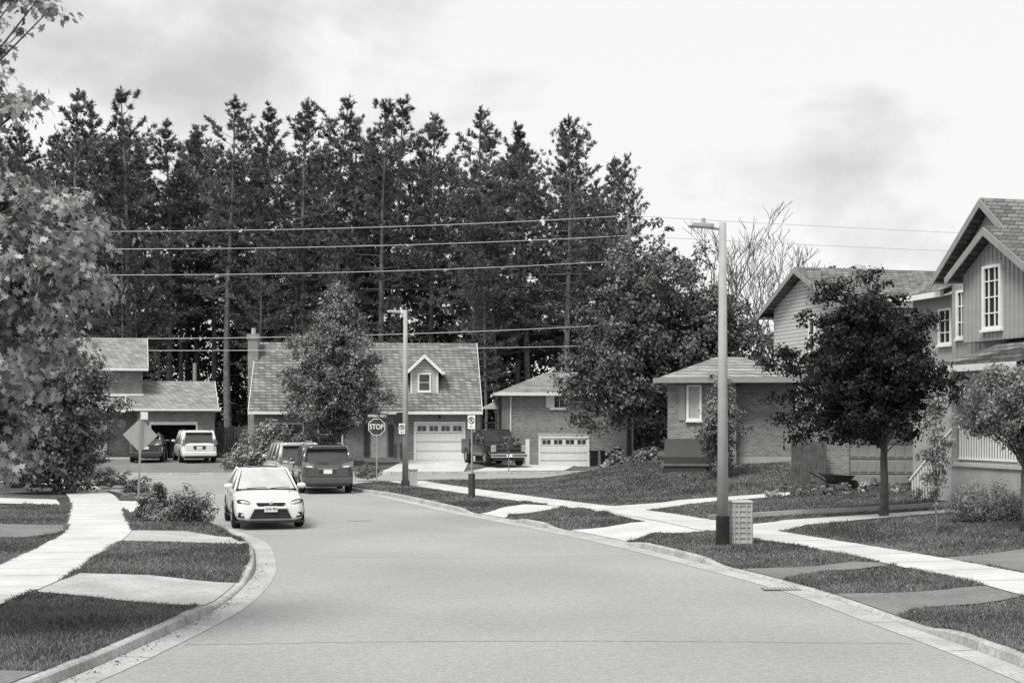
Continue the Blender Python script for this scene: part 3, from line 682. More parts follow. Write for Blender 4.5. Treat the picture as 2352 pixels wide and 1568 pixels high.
obj('canopy',[(-.2,-.1,3.0),(2.7,-.1,3.0),(2.7,2.2,3.0),(-.2,2.2,3.0),(1.2,1,3.7)],[(0,1,4),(1,2,4),(2,3,4),(3,0,4)],M['trimg'],d)
# House C
C_=empty('brick_house',(wx(1152,86),86,0),math.radians(2))
CW=8.0; zt=wz(903,86)
box('wall',0,CW,0,9,-1,zt,M['brick2'],C_)
hip(C_,-.4,CW+.4,-.45,9.45,zt+.02,wz(858,90.5)+.1,M['shingle2'],ins=3.4)
garagedoor(C_,2.36,5.2,-.28,wz(1006,86),0,M['doorw'],4)
window(C_,2.95,4.05,wz(938,86),wz(900,86),0,2,1); box('window_shutter',2.7,3.2,-.075,-.072,wz(936,86),wz(902,86),M['trim'],C_)
downspout(C_,.55,0,-.2,zt); box('side_door',1.45,1.7,-.05,0,-.2,1.5,M['trim'],C_)
box('lintel',2.2,5.4,-.02,0,wz(1006,86)+.14,wz(1006,86)+.3,M['stucco'],C_)
# House D
xd=wx(1537,53.5); Dh=empty('brick_bungalow',(xd,53.9,0),math.radians(-8))
zt=wz(872,54); DW=4.75
box('wall',0,DW,0,6.2,1.35,zt,M['brick'],Dh); box('foundation',.01,DW-.01,.01,6.19,0,1.35,M['stucco'],Dh)
box('wall_projection',0,2.55,-.5,-.002,1.0,zt,M['brick'],Dh)
hip(Dh,-.42,DW+.3,-.95,6.6,zt+.02,wz(823,57.5),M['shingle2'],M['trimg'],ins=2.2)
window(Dh,.72,1.25,wz(965,53.5),wz(884,53.5),-.5,1,1,M['curtain'])
box('shutter',.42,.66,-.54,-.5,wz(965,53.5),wz(884,53.5),M['trimg'],Dh)
prism('basement_hatch',[(-1.7,.6),(-1.7,1.35),(-.55,2.0),(-.55,.6)],-.1,1.45,M['signd'],Dh,'x')
mb=MB(); mb.box(-.2,1.55,-1.75,-.5,1.02,1.1); mb.make('hatch_rail',M['trimd'],Dh)
box('roof_vent',3.3,3.7,1.2,1.5,zt+.45,zt+.72,M['signd'],Dh)
# House E: local -y faces the street
TH=math.radians(-75.75)
E=empty('siding_house',(11.9,60,0),TH)
box('wall',-3.1,3.2,.5,12,0,7.6,M['siding'],E)
prism('gable_wall',[(-3.1,7.601),(3.2,7.601),(.05,8.85)],.5,12,M['siding'],E)
gable_y(E,-3.75,3.75,0,12.5,7.25,9.0,M['shingle3'],M['trimg'])
box('soffit',-3.7,-3.1,.05,12,7.2,7.24,M['soffit'],E)
window(E,.45,1.0,5.5,7.0,.5,1,2)
box('corner_trim',3.12,3.24,.44,.5,0,7.4,M['trim'],E)
G0=(wx(1893,47.0)); Gr=empty('brick_garage',(G0,47.0,hz(G0+1,47)-.15),math.radians(-14))
box('wall_left',0,.8,0,5,0,2.35,M['brick'],Gr); box('wall_right',3.2,3.6,0,5,0,2.35,M['brick'],Gr); box('wall_top',.8,3.2,0,.2,2.0,2.35,M['brick'],Gr); box('wall_back',.8,3.2,4.8,5,0,2.35,M['brick'],Gr)
garagedoor(Gr,.82,3.18,.05,2.0,.1,M['doorg'],0,M['trimg'])
gable_x(Gr,-.05,3.8,-.25,5.3,2.3,2.8,M['shingle3'],M['trimg'])
mb=MB(); mb.tube([(1.8,6,8.0),(1.8,6,8.75)],[.09,.09],8); mb.make('roof_vent',M['signd'],E)
# House F
Fh=empty('gabled_house',(13.15,40,0),TH)
box('ground_floor_wall',-2.0,4.3,.35,9,0,4.3,M['brickd'],Fh)
box('upper_wall',-2.0,2.3,.36,9,4.301,6.9,M['siding2'],Fh)
prism('gable_wall',[(-2.0,6.901),(2.3,6.901),(2.3,7.0),(.05,8.75),(-2.0,7.0)],.36,9,M['siding2'],Fh)
gable_y(Fh,-2.45,2.5,0,9.3,6.85,8.82,M['shingle3'],M['trimg'])
box('bay_wall',-.35,2.85,-.3,.355,4.9,6.8,M['siding2'],Fh)
prism('bay_gable',[(-.35,6.801),(2.85,6.801),(1.25,7.8)],-.3,.9,M['siding2'],Fh)
gable_y(Fh,-.65,3.1,-.65,2.0,6.68,7.85,M['shingle3'],M['trimg'])
mb=MB()
x=-.3
while x<2.85:
    zt_=6.8+1.0*(1-abs(x-1.25)/1.6)
    if not (.62<x<1.62): mb.box(x-.018,x+.018,-.325,-.301,4.95,zt_-.05)
    else: mb.box(x-.018,x+.018,-.325,-.301,7.05,zt_-.05); mb.box(x-.018,x+.018,-.325,-.301,4.95,5.15)
    x+=.2
x=-1.95
while x<-.4:
    zt_=6.95+1.7*(1-abs(x-.05)/2.1)
    if not(-1.75<x<-1.15): mb.box(x-.018,x+.018,.335,.359,4.4,zt_-.1)
    else: mb.box(x-.018,x+.018,.335,.359,6.6,zt_-.1)
    x+=.2
mb.make('battens',M['siding2'],Fh)
window(Fh,.7,1.55,5.2,6.95,-.3,3,4,M['dark'],.08); window(Fh,-1.68,-1.2,5.1,6.5,.36,2,3,M['dark'],.07)
box('wing_wall',-5.0,-2.001,.8,8,0,6.5,M['siding2'],Fh)
prism('wing_roof',[(.35,6.45),(4.4,8.2),(8.4,6.45),(8.4,6.6),(4.4,8.36),(.35,6.6)],-5.5,-2.46,M['shingle3'],Fh,'x')
mb=MB(); mb.box(-5.5,-2.46,.23,.347,6.4,6.56); mb.make('wing_gutter',M['trim'],Fh)
window(Fh,-3.4,-2.7,5.0,6.1,.8,2,3,M['dark'])
box('porch_base',1.0,4.2,-1.5,.348,0,1.48,M['stucco'],Fh); box('porch_floor',.95,4.25,-1.55,.347,1.482,1.58,M['concrete'],Fh)
mb=MB()
for i in range(7): mb.box(.99-.3*(i+1),.99-.3*i,-1.4,.2,0,1.4-.2*i)
mb.make('porch_steps',M['concrete'],Fh)
V=[(.6,-1.9,4.15),(4.6,-1.9,4.15),(4.6,.34,5.0),(1.5,.34,5.0),(.6,.34,4.15)]
obj('porch_roof',V,[(0,1,2,3),(0,3,4),(0,4,2,1)],M['shingle3'],Fh)
mb=MB(); mb.box(.55,4.6,-2.0,-1.903,4.0,4.17); mb.box(.5,.597,-1.99,.34,4.0,4.17); mb.make('porch_gutter',M['trim'],Fh)
box('porch_beam',.9,4.3,-1.5,-1.25,3.72,4.13,M['trim'],Fh); box('porch_beam',.9,1.1,-1.249,.34,3.72,4.13,M['trim'],Fh)
box('porch_post',.98,1.2,-1.48,-1.26,1.582,3.719,M['trimg'],Fh); box('porch_post',4.0,4.2,-1.48,-1.28,1.582,3.719,M['trimg'],Fh)
mb=MB(); mb.box(1.2,4.0,-1.42,-1.36,2.5,2.57); mb.box(1.2,4.0,-1.41,-1.37,1.66,1.72)
x=1.25
while x<4: mb.box(x,x+.035,-1.41,-1.375,1.72,2.5); x+=.12
mb.box(.95,1.0,-1.42,-1.36,1.58,2.6)
for i in range(15):
    xx=.9-.15*i; zz=1.5-.1*i; mb.box(xx-.03,xx,-1.41,-1.375,max(zz,.2),zz+.93)
mb.add([(.98,-1.43,2.5),(.98,-1.36,2.5),(.98,-1.36,2.57),(.98,-1.43,2.57),(-1.35,-1.43,.95),(-1.35,-1.36,.95),(-1.35,-1.36,1.02),(-1.35,-1.43,1.02)],[(0,1,2,3),(7,6,5,4),(0,4,5,1),(1,5,6,2),(2,6,7,3),(3,7,4,0)])
mb.make('porch_railing',M['trim'],Fh)
r=[sg(1625,1194),sg(1760,1187),sg(2000,1175),sg(2195,1163)]
e=empty('garden_edging'); mb=MB(); R_=smooth_line(r,.5)
for i in range(len(R_)-1):
    p,q=R_[i],R_[i+1]; z0,z1=hz(p.x,p.y),hz(q.x,q.y)
    mb.add([(p.x,p.y-.06,z0-.1),(q.x,q.y-.06,z1-.1),(q.x,q.y-.06,z1+.14),(p.x,p.y-.06,z0+.14),(p.x,p.y+.06,z0-.1),(q.x,q.y+.06,z1-.1),(q.x,q.y+.06,z1+.14),(p.x,p.y+.06,z0+.14)],[(0,1,2,3),(3,2,6,7),(4,7,6,5)])
mb.make('edging',M['stucco'],e)
def fence(p,q,h,name='wooden_fence'):
    p=Vector(p);q=Vector(q); L=(q-p).length; a=math.atan2(q.y-p.y,q.x-p.x); z=hz(p.x,p.y); e=empty(name,(p.x,p.y,z),a); mb=MB(); x=0
    def dz(x): t=x/L; c=p+(q-p)*t; return hz(c.x,c.y)-z
    while x<L:
        k=dz(x); mb.box(x,x+.13,-.01,.015,k-.1,k+h+.03*math.sin(x*9)); x+=.17
    x=0
    while x<L:
        k=dz(x+.5); w_=min(1,L-x); mb.box(x,x+w_,.016,.06,k+.3,k+.4); mb.box(x,x+w_,.016,.06,k+h-.4,k+h-.3); mb.box(x,x+.1,.061,.16,k-.2,k+h+.1); x+=1
    mb.make('boards',M['wood'],e)
fence((wx(1818,49),49),(wx(1893,46.5),46.5),1.55); fence((wx(482,88),87),(wx(560,88),88),1.9)
fence((wx(560,88),88),(wx(600,86),86),1.9)
xw_,yw_=sg(1930,1128); g=empty('wheelbarrow',(xw_,yw_,hz(xw_,yw_)),.4)
V=[(-.5,-.3,.55),(.35,-.3,.5),(.35,.3,.5),(-.5,.3,.55),(-.3,-.18,.28),(.2,-.18,.28),(.2,.18,.28),(-.3,.18,.28)]
obj('tray',V,[(4,5,6,7),(0,1,5,4),(1,2,6,5),(2,3,7,6),(3,0,4,7)],M['signd'],g)
mb=MB()
for sx in(-1,1): mb.tube([(-1.0,sx*.25,.62),(-.3,sx*.2,.27),(.5,sx*.05,.18)],[.02,.02,.02],5); mb.tube([(-.35,sx*.2,.27),(-.4,sx*.22,0)],[.02,.02],5)
mb.tube([(.5,-.04,.18),(.5,.04,.18)],[.18,.18],14); mb.make('frame_and_wheel',M['black'],g)
# ------------------------------------------------------------------ street furniture
def cyl(mb,x,y,z0,z1,r0,r1,n=12): mb.tube([(x,y,z0),(x,y,z1)],[r0,r1],n)
def streetlamp(x,y,H,sleeve=True):
    z=hz(x,y); e=empty('street_lamp',(x,y,z)); mb=MB(); mb.tube([(0,0,-.1),(0,0,H*.5),(0,0,H)],[.125,.10,.075],12); mb.make('pole',M['polec'],e,True)
    if sleeve:
        mb=MB(); mb.tube([(0,0,0),(0,0,.62),(0,0,.63)],[.145,.14,.127],12); mb.make('base_sleeve',M['black'],e)
    mb=MB(); mb.tube([(0,0,H-.14),(-.35,0,H-.10)],[.035,.03],8)
    mb.make('arm',M['metal'],e)
    V=[(-.2,-.08,H-.13),(-.72,-.15,H-.09),(-.72,.15,H-.09),(-.2,.08,H-.13),(-.18,-.07,H-.02),(-.66,-.11,H+.0),(-.66,.11,H+.0),(-.18,.07,H-.02)]
    o=obj('lamp_head',V,[(0,3,2,1),(4,5,6,7),(0,1,5,4),(1,2,6,5),(2,3,7,6),(3,0,4,7)],M['metal'],e); b=o.modifiers.new('b','BEVEL'); b.width=.03; b.segments=2
    mb=MB(); cyl(mb,-.40,0,H-.02,H+.09,.05,.04,8); mb.make('photocell',M['metal'],e); return e
x1,y1=sg(1660,1253); streetlamp(x1,y1,wz(511,y1)-hz(x1,y1))
x2,y2=sg(931,1117); L2=streetlamp(x2,y2,wz(712,y2)-hz(x2,y2),False)
mb=MB(); mb.box(-.16,.14,-.14,.14,0,.22); mb.make('base_box',M['signd'],L2)
def text(par,body,size,loc,m,rot=(math.pi/2,0,0),sx=1):
    c=bpy.data.curves.new('text','FONT'); c.body=body; c.size=size; c.align_x='CENTER'; c.align_y='CENTER'; c.extrude=.001; c.offset=size*.02
    c.materials.append(m); o=bpy.data.objects.new('lettering',c); o.location=loc; o.rotation_euler=rot; o.scale=(sx,1,1); return link(o,par)
def ring(par,r0,r1,x,z,y,m,n=20,name='ring'):
    V=[];Fc=[]
    for k in range(n):
        a=2*math.pi*k/n; V+= [(x+r0*math.cos(a),y,z+r0*math.sin(a)),(x+r1*math.cos(a),y,z+r1*math.sin(a))]
    for k in range(n): j=(k+1)%n; Fc.append((2*k,2*k+1,2*j+1,2*j))
    return obj(name,V,Fc,m,par)
def noparking(par,x,z,y,w=.3,h=.45):
    box('plate',x-w/2,x+w/2,y-.004,y,z-h/2,z+h/2,M['signw'],par,)
    ring(par,w*.30,w*.42,x,z+h*.12,y-.006,M['signk']); text(par,'P',w*.6,(x,y-.007,z+h*.12),M['signk'])
    o=box('slash',-w*.38,w*.38,-.001,.001,-w*.05,w*.05,M['signk'],par); o.location=(x,y-.01,z+h*.12); o.rotation_euler=(0,math.radians(45),0)
    obj('arrow',[(x-w*.3,y-.006,z-h*.33),(x,y-.006,z-h*.26),(x,y-.006,z-h*.40)],[(0,1,2)],M['signk'],par); box('arrow_shaft',x,x+w*.3,y-.007,y-.005,z-h*.345,z-h*.315,M['signk'],par)
g=empty('no_parking_sign',(x2-.12,y2-.16,0)); noparking(g,0,wz(984,y2),0,.24,.4)
g=empty('traffic_sign',(x2-.2,y2+.1,0)); prism('plate',[(.3*math.cos(.39+k*.785),wz(963,y2)+.3*math.sin(.39+k*.785)) for k in range(8)],0,.01,M['signk'],g)
xs,ys=sg(865,1106); z0=hz(xs,ys); g=empty('stop_sign',(xs,ys,0)); zc=wz(980,ys)
mb=MB(); mb.box(-.03,.03,.0,.05,z0-.1,wz(940,ys)); mb.make('post',M['metal'],g)
prism('rim',[(.375*math.cos(.3927+k*.7854),zc+.375*math.sin(.3927+k*.7854)) for k in range(8)],-.012,-.004,M['signw'],g)
prism('face',[(.345*math.cos(.3927+k*.7854),zc+.345*math.sin(.3927+k*.7854)) for k in range(8)],-.018,-.013,M['signd'],g)
text(g,'STOP',.30,(0,-.022,zc),M['signw'],sx=.82)
zs=wz(955,ys); box('street_name_plate',-.42,.46,-.016,-.006,zs-.1,zs+.1,M['signd'],g); text(g,'IMPERIAL RD S',.135,(.02,-.02,zs),M['signw'],sx=.85)
box('cross_street_plate',-.006,.006,-.4,.4,zs+.12,zs+.3,M['signd'],g)
xn,yn=sg(1083,1144); g=empty('no_parking_sign',(xn,yn,hz(xn,yn)),math.radians(-35)); zt=wz(955,yn)-g.location.z
mb=MB(); mb.box(-.025,.025,0,.04,-.1,zt); mb.make('post',M['metal'],g); mb=MB(); mb.box(-.09,.09,-.06,.08,0,.82); mb.make('marker_sleeve',M['signd'],g)
noparking(g,0,zt-.2,-.002,.3,.45)
xg,yg=sg(317,1152); g=empty('warning_sign',(xg,yg,hz(xg,yg))); zc=wz(999,yg)-g.location.z
g.rotation_euler=(0,math.radians(2),math.radians(28))
mb=MB(); mb.box(-.03,.03,-.05,0,-.1,zc+.75); mb.make('post',M['metal'],g)
prism('panel',[(-.55,zc),(0,zc-.55),(.55,zc),(0,zc+.55)],.004,.012,M['signg'],g); prism('panel_front',[(-.54,zc),(0,zc-.54),(.54,zc),(0,zc+.54)],.013,.016,M['signw'],g)
box('upper_plate',-.02,.2,-.065,-.055,zc+.5,zc+.74,M['signw'],g)
xp,yp=sg(1700,1250); g=empty('utility_pedestal',(xp,yp,hz(xp,yp)),.1); mb=MB()
w=.21;h=.9
o=box('core',-w+.03,w-.03,-w+.03,w-.03,0,h-.02,M['plast'],g,.04)
for i in range(8):
    z=.04+i*.112; mb.box(-w,w,-w,w,z,z+.03)
for x in (-w*.92,-w*.45,w*.3,w*.8): mb.box(x,x+.03,-w-.012,w+.012,.02,h-.03); mb.box(-w-.012,w+.012,x,x+.03,.02,h-.03)
mb.make('ribs',M['plast'],g); box('cap',-w-.02,w+.02,-w-.02,w+.02,h-.03,h+.03,M['plast'],g,.03)
xp,yp=sg(949,1117); g=empty('utility_box',(xp,yp,hz(xp,yp)),.2); box('body',-.15,.15,-.13,.13,0,.62,M['plast'],g,.02); box('lid',-.17,.17,-.15,.15,.62,.68,M['metal'],g,.01)
for i,x in enumerate((4.9,5.55)):
    g=empty('garbage_bin',(x,85.2,-.2)); V,Fc=boxvf(-.25,.25,-.28,.28,0,.95); V=[(a*(.85 if c<.5 else 1),b*(.85 if c<.5 else 1),c) for a,b,c in V]; obj('bin_body',V,Fc,M['black'],g); box('bin_lid',-.28,.28,-.31,.31,.955,1.03,M['black'],g,.02)
for u,v in ((1803,1142),(1862,1138),(2090,1128)):
    x,y=sg(u,v); g=empty('garden_lantern',(x,y,hz(x,y))); mb=MB(); cyl(mb,0,0,0,.32,.012,.012,6); cyl(mb,0,0,.40,.46,.10,.02,10); cyl(mb,0,0,.3,.32,.05,.05,8); mb.make('stake',M['black'],g); mb=MB(); cyl(mb,0,0,.32,.40,.045,.05,8); mb.make('lens',M['curtain'],g)
def upole(x,y,H):
    e=empty('utility_pole',(x,y,0)); mb=MB(); mb.tube([(0,0,-.3),(0,0,H)],[.15,.10],10); mb.make('pole',M['bark'],e,True); mb=MB(); mb.box(-.06,.06,-1,1,H-.5,H-.38); mb.make('crossarm',M['wood'],e)
PD=84.9; px,py=wx(1445,PD),PD; upole(px,py,wz(478,py)); upole(-38,73,wz(478,74)); upole(42,88,wz(500,74))
e=empty('power_lines')
def wirerun(p,q,sag,r,name='wire'):
    p=Vector(p);q=Vector(q); pts=[p.lerp(q,t/24)-Vector((0,0,sag*4*(t/24)*(1-t/24))) for t in range(25)]
    mb=MB(); mb.tube(pts,[r]*25,4); mb.make(name,M['wire'],e)
for vl,vr,sag in ((520,495,.55),(560,541,.5),(618,598,.55),(768,744,.5),(797,792,.25)):
    wirerun((-38,73,wz(vl,73)),(px,py,wz(vr,PD)),sag,.018)
wirerun((px,py,wz(495,PD)),(42,88,wz(556,88)),.1,.018); wirerun((px,py,wz(541,PD)),(42,88,wz(596,88)),.1,.018)
# ------------------------------------------------------------------ vehicles
def loft(name,st,m,par,sub=2):
    prof=lambda w,zb,zt:[(0,zb),(.78*w,zb),(.955*w,zb+.12*(zt-zb)),(w,zb+.42*(zt-zb)),(.985*w,zb+.70*(zt-zb)),(.93*w,zb+.92*(zt-zb)),(.78*w,zt),(0,zt+.025)]
    V=[];Fc=[]
    for (y,w,zb,zt) in st:
        P=prof(w,zb,zt); R=P+[(-a,b) for a,b in reversed(P[1:-1])]
        V+=[(a,y,b) for a,b in R]; n=len(R)
    for i in range(len(st)-1):
        for k in range(n): Fc.append((i*n+k,i*n+(k+1)%n,(i+1)*n+(k+1)%n,(i+1)*n+k))
    Fc.append(tuple(range(n-1,-1,-1))); k=(len(st)-1)*n; Fc.append(tuple(k+j for j in range(n)))
    o=obj(name,V,Fc,m,par,True); s=o.modifiers.new('s','SUBSURF'); s.levels=sub; s.render_levels=sub; return o
def cabin(par,y0,y1,y2,y3,zb,zt,wb,wt,paint,glassf,glass,bp=(.45,),rr=.03):
    zm=zt-.03
    V=[(-wb,y0,zb),(wb,y0,zb),(wb,y3,zb),(-wb,y3,zb),(-wt,y1,zm),(wt,y1,zm),(wt,y2,zm),(-wt,y2,zm)]
    V+= [(0,y0-.10,zb),(0,y1-.05,zm+.02),(0,y3+.06,zb),(0,y2+.03,zm+.02)]
    o=obj('glass',V,[(0,8,9,4),(8,1,5,9),(1,2,6,5),(2,10,11,6),(10,3,7,11),(3,0,4,7)],[glass,glassf],par)
    o.data.polygons[0].material_index=1; o.data.polygons[1].material_index=1
    V=[];Fc=[]; nx=6; ny=6
    for j in range(ny+1):
        y=y1-.04+(y2+.04-(y1-.04))*j/ny; ed=math.sin(math.pi*j/ny)**.5
        for i in range(nx+1):
            t=-1+2*i/nx; V.append((t*(wt+.02),y-.05*(1-t*t)*(1 if j==0 else 0)+.03*(1-t*t)*(1 if j==ny else 0),zt-.035+.045*(1-t**4)*(.35+.65*ed)))
    for j in range(ny):
        for i in range(nx): a=j*(nx+1)+i; Fc.append((a,a+1,a+nx+2,a+nx+1))
    o=obj('roof_panel',V,Fc,paint,par,True); s=o.modifiers.new('s','SOLIDIFY'); s.thickness=.05; s.offset=-1
    mb=MB()
    for sx in (-1,1):
        mb.tube([(sx*wb,y0,zb-.03),(sx*wt,y1,zt-.04)],[rr*1.3,rr],6); mb.tube([(sx*wb,y3,zb-.03),(sx*wt,y2,zt-.04)],[rr*2.6,rr*1.6],6)
        mb.tube([(sx*wt,y1,zt-.04),(sx*wt,y2,zt-.04)],[rr,rr],6)
        for b in bp:
            yb=y0+(y3-y0)*b; yt=y1+(y2-y1)*b; mb.tube([(sx*(wb+.004),yb,zb),(sx*(wt+.004),yt,zt-.05)],[rr,rr],4)
    mb.make('pillars',paint,par,True)
    mb=MB(); mb.tube([(-wb+.02,y0-.02,zb+.01),(-wb*.5,y0-.10,zb+.015),(0,y0-.13,zb+.02),(wb*.5,y0-.10,zb+.015),(wb-.02,y0-.02,zb+.01)],[.022]*5,6)
    for sx in(-1,1): mb.tube([(sx*(wb-.05),y0-.01,zb+.02),(sx*(wt-.04),y1-.02,zt-.05)],[.014,.012],4)
    mb.tube([(-wt,y1-.03,zt-.045),(0,y1-.08,zt-.03),(wt,y1-.03,zt-.045)],[.014]*3,4)
    mb.make('windscreen_seal',M['black'],par,True)
def wheel(par,x,y,r,w=.21):
    s=1 if x>0 else -1; mb=MB(); mb.tube([(x-s*w,y,r),(x-s*w*.9,y,r),(x-s*.03,y,r),(x,y,r)],[r*.93,r,r,r*.93],20); mb.make('tyre',M['tyre'],par,True)
    mb=MB(); mb.tube([(x-s*.02,y,r),(x+s*.006,y,r)],[r*.64,r*.62],18)
    o=mb.make('rim_barrel',M['signd'],par); mb=MB()
    for k in range(5):
        a=2*math.pi*k/5; ca,sa=math.cos(a),math.sin(a); c=Vector((x+s*.006,y,r)); u=Vector((0,ca,sa)); v=Vector((0,-sa,ca))*.035
        q=c+u*r*.62; mb.add([c-v*1.3,c+v*1.3,q+v,q-v,c-v*1.3+Vector((s*.014,0,0)),c+v*1.3+Vector((s*.014,0,0)),q+v+Vector((s*.014,0,0)),q-v+Vector((s*.014,0,0))],[(0,1,2,3),(4,5,6,7),(0,1,5,4),(2,3,7,6),(1,2,6,5),(3,0,4,7)])
    mb.tube([(x,y,r),(x+s*.022,y,r)],[r*.18,r*.15],10); mb.make('rim_spokes',M['rim'],par)
    V=[];n=18
    for k in range(n+1):
        a=math.pi*k/n*1.12-.19; V.append((x-s*.012,y+math.cos(a)*(r+.07),r+math.sin(a)*(r+.06)))
    V.append((x-s*.012,y,r-.1)); obj('wheel_arch',V,[(i,i+1,n+1) for i in range(n)],M['black'],par)
def ell(name,x,y,z,rx,ry,rz,m,par,rot=(0,0,0)):
    V=[];Fc=[];a=12;b=8
    for j in range(b+1):
        ph=math.pi*j/b
        for i in range(a): t=2*math.pi*i/a; V.append((rx*math.sin(ph)*math.cos(t),ry*math.sin(ph)*math.sin(t),rz*math.cos(ph)))
    for j in range(b):
        for i in range(a): Fc.append((j*a+i,j*a+(i+1)%a,(j+1)*a+(i+1)%a,(j+1)*a+i))
    o=obj(name,V,Fc,m,par,True); o.location=(x,y,z); o.rotation_euler=rot; return o
def mirrors(par,y,z,w,m):
    for sx in (-1,1): ell('mirror',sx*(w+.13),y,z,.12,.06,.075,m,par)
def sedan(name,x,y,heading):
    c=empty(name,(x,y,.01),heading)
    loft('body',[(-2.27,.62,.24,.60),(-2.20,.80,.18,.70),(-1.95,.875,.17,.80),(-1.35,.89,.17,.90),(-.95,.89,.17,.955),(.5,.89,.17,.98),(1.5,.89,.18,1.02),(2.05,.86,.2,1.05),(2.26,.78,.25,1.03),(2.3,.7,.35,.95)],M['carw'],c)
    cabin(c,-1.05,-.30,.85,1.70,.93,1.47,.79,.60,M['carw'],M['cglassl'],M['cglass'])
    for a in(-.80,.80):
        for b in(-1.42,1.25): wheel(c,math.copysign(.895,a),b,.325)
    prism('sunroof',[(-.4,-.1),(.4,-.1),(.4,.5),(-.4,.5)],1.487,1.492,M['cglass'],c,'z')
    mb=MB()
    for sx in(-1,1): mb.tube([(sx*.40,-2.12,.745),(sx*.5,-1.6,.868),(sx*.62,-1.12,.945)],[.008,.012,.008],5)
    mb.make('hood_crease',M['carw'],c,True)
    mb=MB()
    for sx in(-1,1):
        mb.tube([(sx*.893,-.75,.35),(sx*.893,-.78,.88)],[.006,.006],4); mb.tube([(sx*.893,.25,.35),(sx*.893,.22,.9)],[.006,.006],4)
        mb.tube([(sx*.86,-.95,.24),(sx*.87,.9,.24)],[.012,.012],4)
    mb.make('door_seams',M['signd'],c)
    prism('upper_grille',[(-.36,.665),(.36,.665),(.30,.575),(-.30,.575)],-2.30,-2.2,M['black'],c)
    prism('lower_grille',[(-.40,.50),(.40,.50),(.52,.27),(-.52,.27)],-2.31,-2.2,M['black'],c)
    mb=MB()
    for z in (.33,.39): mb.box(-.46,.46,-2.318,-2.311,z,z+.015)
    mb.box(-.30,.30,-2.31,-2.301,.615,.63); mb.make('grille_bars',M['signd'],c)
    mb=MB(); mb.box(-.41,.41,-2.325,-2.25,.505,.57); o=mb.make('bumper_bar',M['carw'],c); b=o.modifiers.new('b','BEVEL'); b.width=.02
    for sx in(-1,1):
        ell('headlamp_bezel',sx*.64,-2.12,.665,.21,.10,.075,M['signd'],c,(0,sx*-.22,sx*.45)); ell('headlamp',sx*.63,-2.145,.668,.17,.09,.055,M['lampl'],c,(0,sx*-.22,sx*.45))
        prism('fog_recess',[(sx*.56,.40),(sx*.78,.43),(sx*.80,.31),(sx*.60,.28)],-2.235,-2.1,M['black'],c); ell('fog_lamp',sx*.69,-2.24,.355,.04,.02,.035,M['lampl'],c)
    prism('splitter',[(-.72,-2.29),(.72,-2.29),(.86,-2.1),(-.86,-2.1)],.17,.215,M['black'],c,'z')
    box('license_plate',-.16,.16,-2.345,-2.326,.44,.585,M['signw'],c); text(c,'CLHL\u00b7765',.09,(0,-2.348,.51),M['signk'],sx=.75)
    ell('badge',0,-2.30,.66,.055,.02,.045,M['chrome'],c)
    mirrors(c,-.78,1.02,.80,M['carw'])
    mb=MB(); mb.tube([(-.5,-1.13,.97),(.0,-1.1,1.0)],[.01,.008],4); mb.tube([(.1,-1.15,.97),(.6,-1.02,1.0)],[.01,.008],4); mb.make('wipers',M['black'],c)
    return c
def van(name,x,y,heading,paint,L=5.08,W=.98,H=1.75,belt=1.05,kind='van',z=.01):
    c=empty(name,(x,y,z),heading+math.pi); k=L/2
    loft('body',[(-k,.68*W,.3,.72),(-k+.12,.86*W,.24,.85),(-k+.5,.95*W,.2,.98),(-k+1.1,W,.2,belt),(0,W,.2,belt),(k-.8,W,.2,belt+.03),(k-.25,.985*W,.24,belt+.03),(k-.06,.95*W,.28,belt),(k,.88*W,.34,belt-.06)],paint,c)
    cabin(c,-k+1.15,-k+2.0,k-.42,k-.12,belt-.03,H,.90*W,.75*W,paint,M['cglass'],M['cglass'],(.28,.62),.045)
    for a in (-1,1):
        for b in(-k+.95,k-1.05): wheel(c,a*(W+.005),b,.35,.23)
    box('tailgate_lower',-.78*W,.78*W,k-.03,k+.012,.62,belt-.06,paint,c,.03)
    box('rear_bumper',-.93*W,.93*W,k-.2,k+.06,.36,.60,paint,c,.05); box('bumper_step',-.8*W,.8*W,k-.05,k+.065,.27,.37,M['black'],c,.02)
    for sx in(-1,1):
        if kind=='minivan': box('tail_lamp',sx*.84*W-.07,sx*.84*W+.07,k-.16,k+.01,.95,H-.45,M['lampr'],c,.03)
        else:
            prism('tail_lamp',[(sx*.52*W,.93),(sx*.95*W,.98),(sx*.94*W,1.2),(sx*.80*W,1.16),(sx*.52*W,1.08)],k-.14,k+.03,M['lampr'],c)
            prism('tail_lamp_inner',[(sx*.58*W,.96),(sx*.8*W,.98),(sx*.78*W,1.04),(sx*.58*W,1.02)],k+.031,k+.036,M['signw'],c)
    prism('spoiler',[(k-.62,H-.05),(k-.18,H-.07),(k-.18,H-.11),(k-.6,H-.1)],-.72*W,.72*W,paint,c,'x')
    box('plate_recess',-.32,.32,k+.013,k+.018,.72,.90,M['signd'],c); box('license_plate',-.155,.155,k+.019,k+.025,.735,.885,M['signw'],c)
    box('chrome_strip',-.36,.36,k+.013,k+.03,.905,.935,M['chrome'],c)
    mb=MB(); mb.tube([(0,k-.05,belt+.06),(.45,k-.08,belt+.13)],[.012,.008],4); mb.make('wiper',M['black'],c)
    mb=MB()
    for sx in(-1,1): mb.tube([(sx*.66*W,-k+2.2,H),(sx*.66*W,-k+2.3,H+.05),(sx*.66*W,k-.8,H+.05),(sx*.66*W,k-.7,H)],[.018]*4,5)
    mb.make('roof_rails',M['metal'] if kind!='minivan' else M['black'],c)
    mirrors(c,-k+1.55,belt+.1,W*.93,paint)
    for sx in(-1,1): ell('headlamp',sx*.7*W,-k+.12,.74,.18,.12,.09,M['lampl'],c)
    return c
sedan('sedan_car',wx(603,37.5),37.5,math.radians(15))
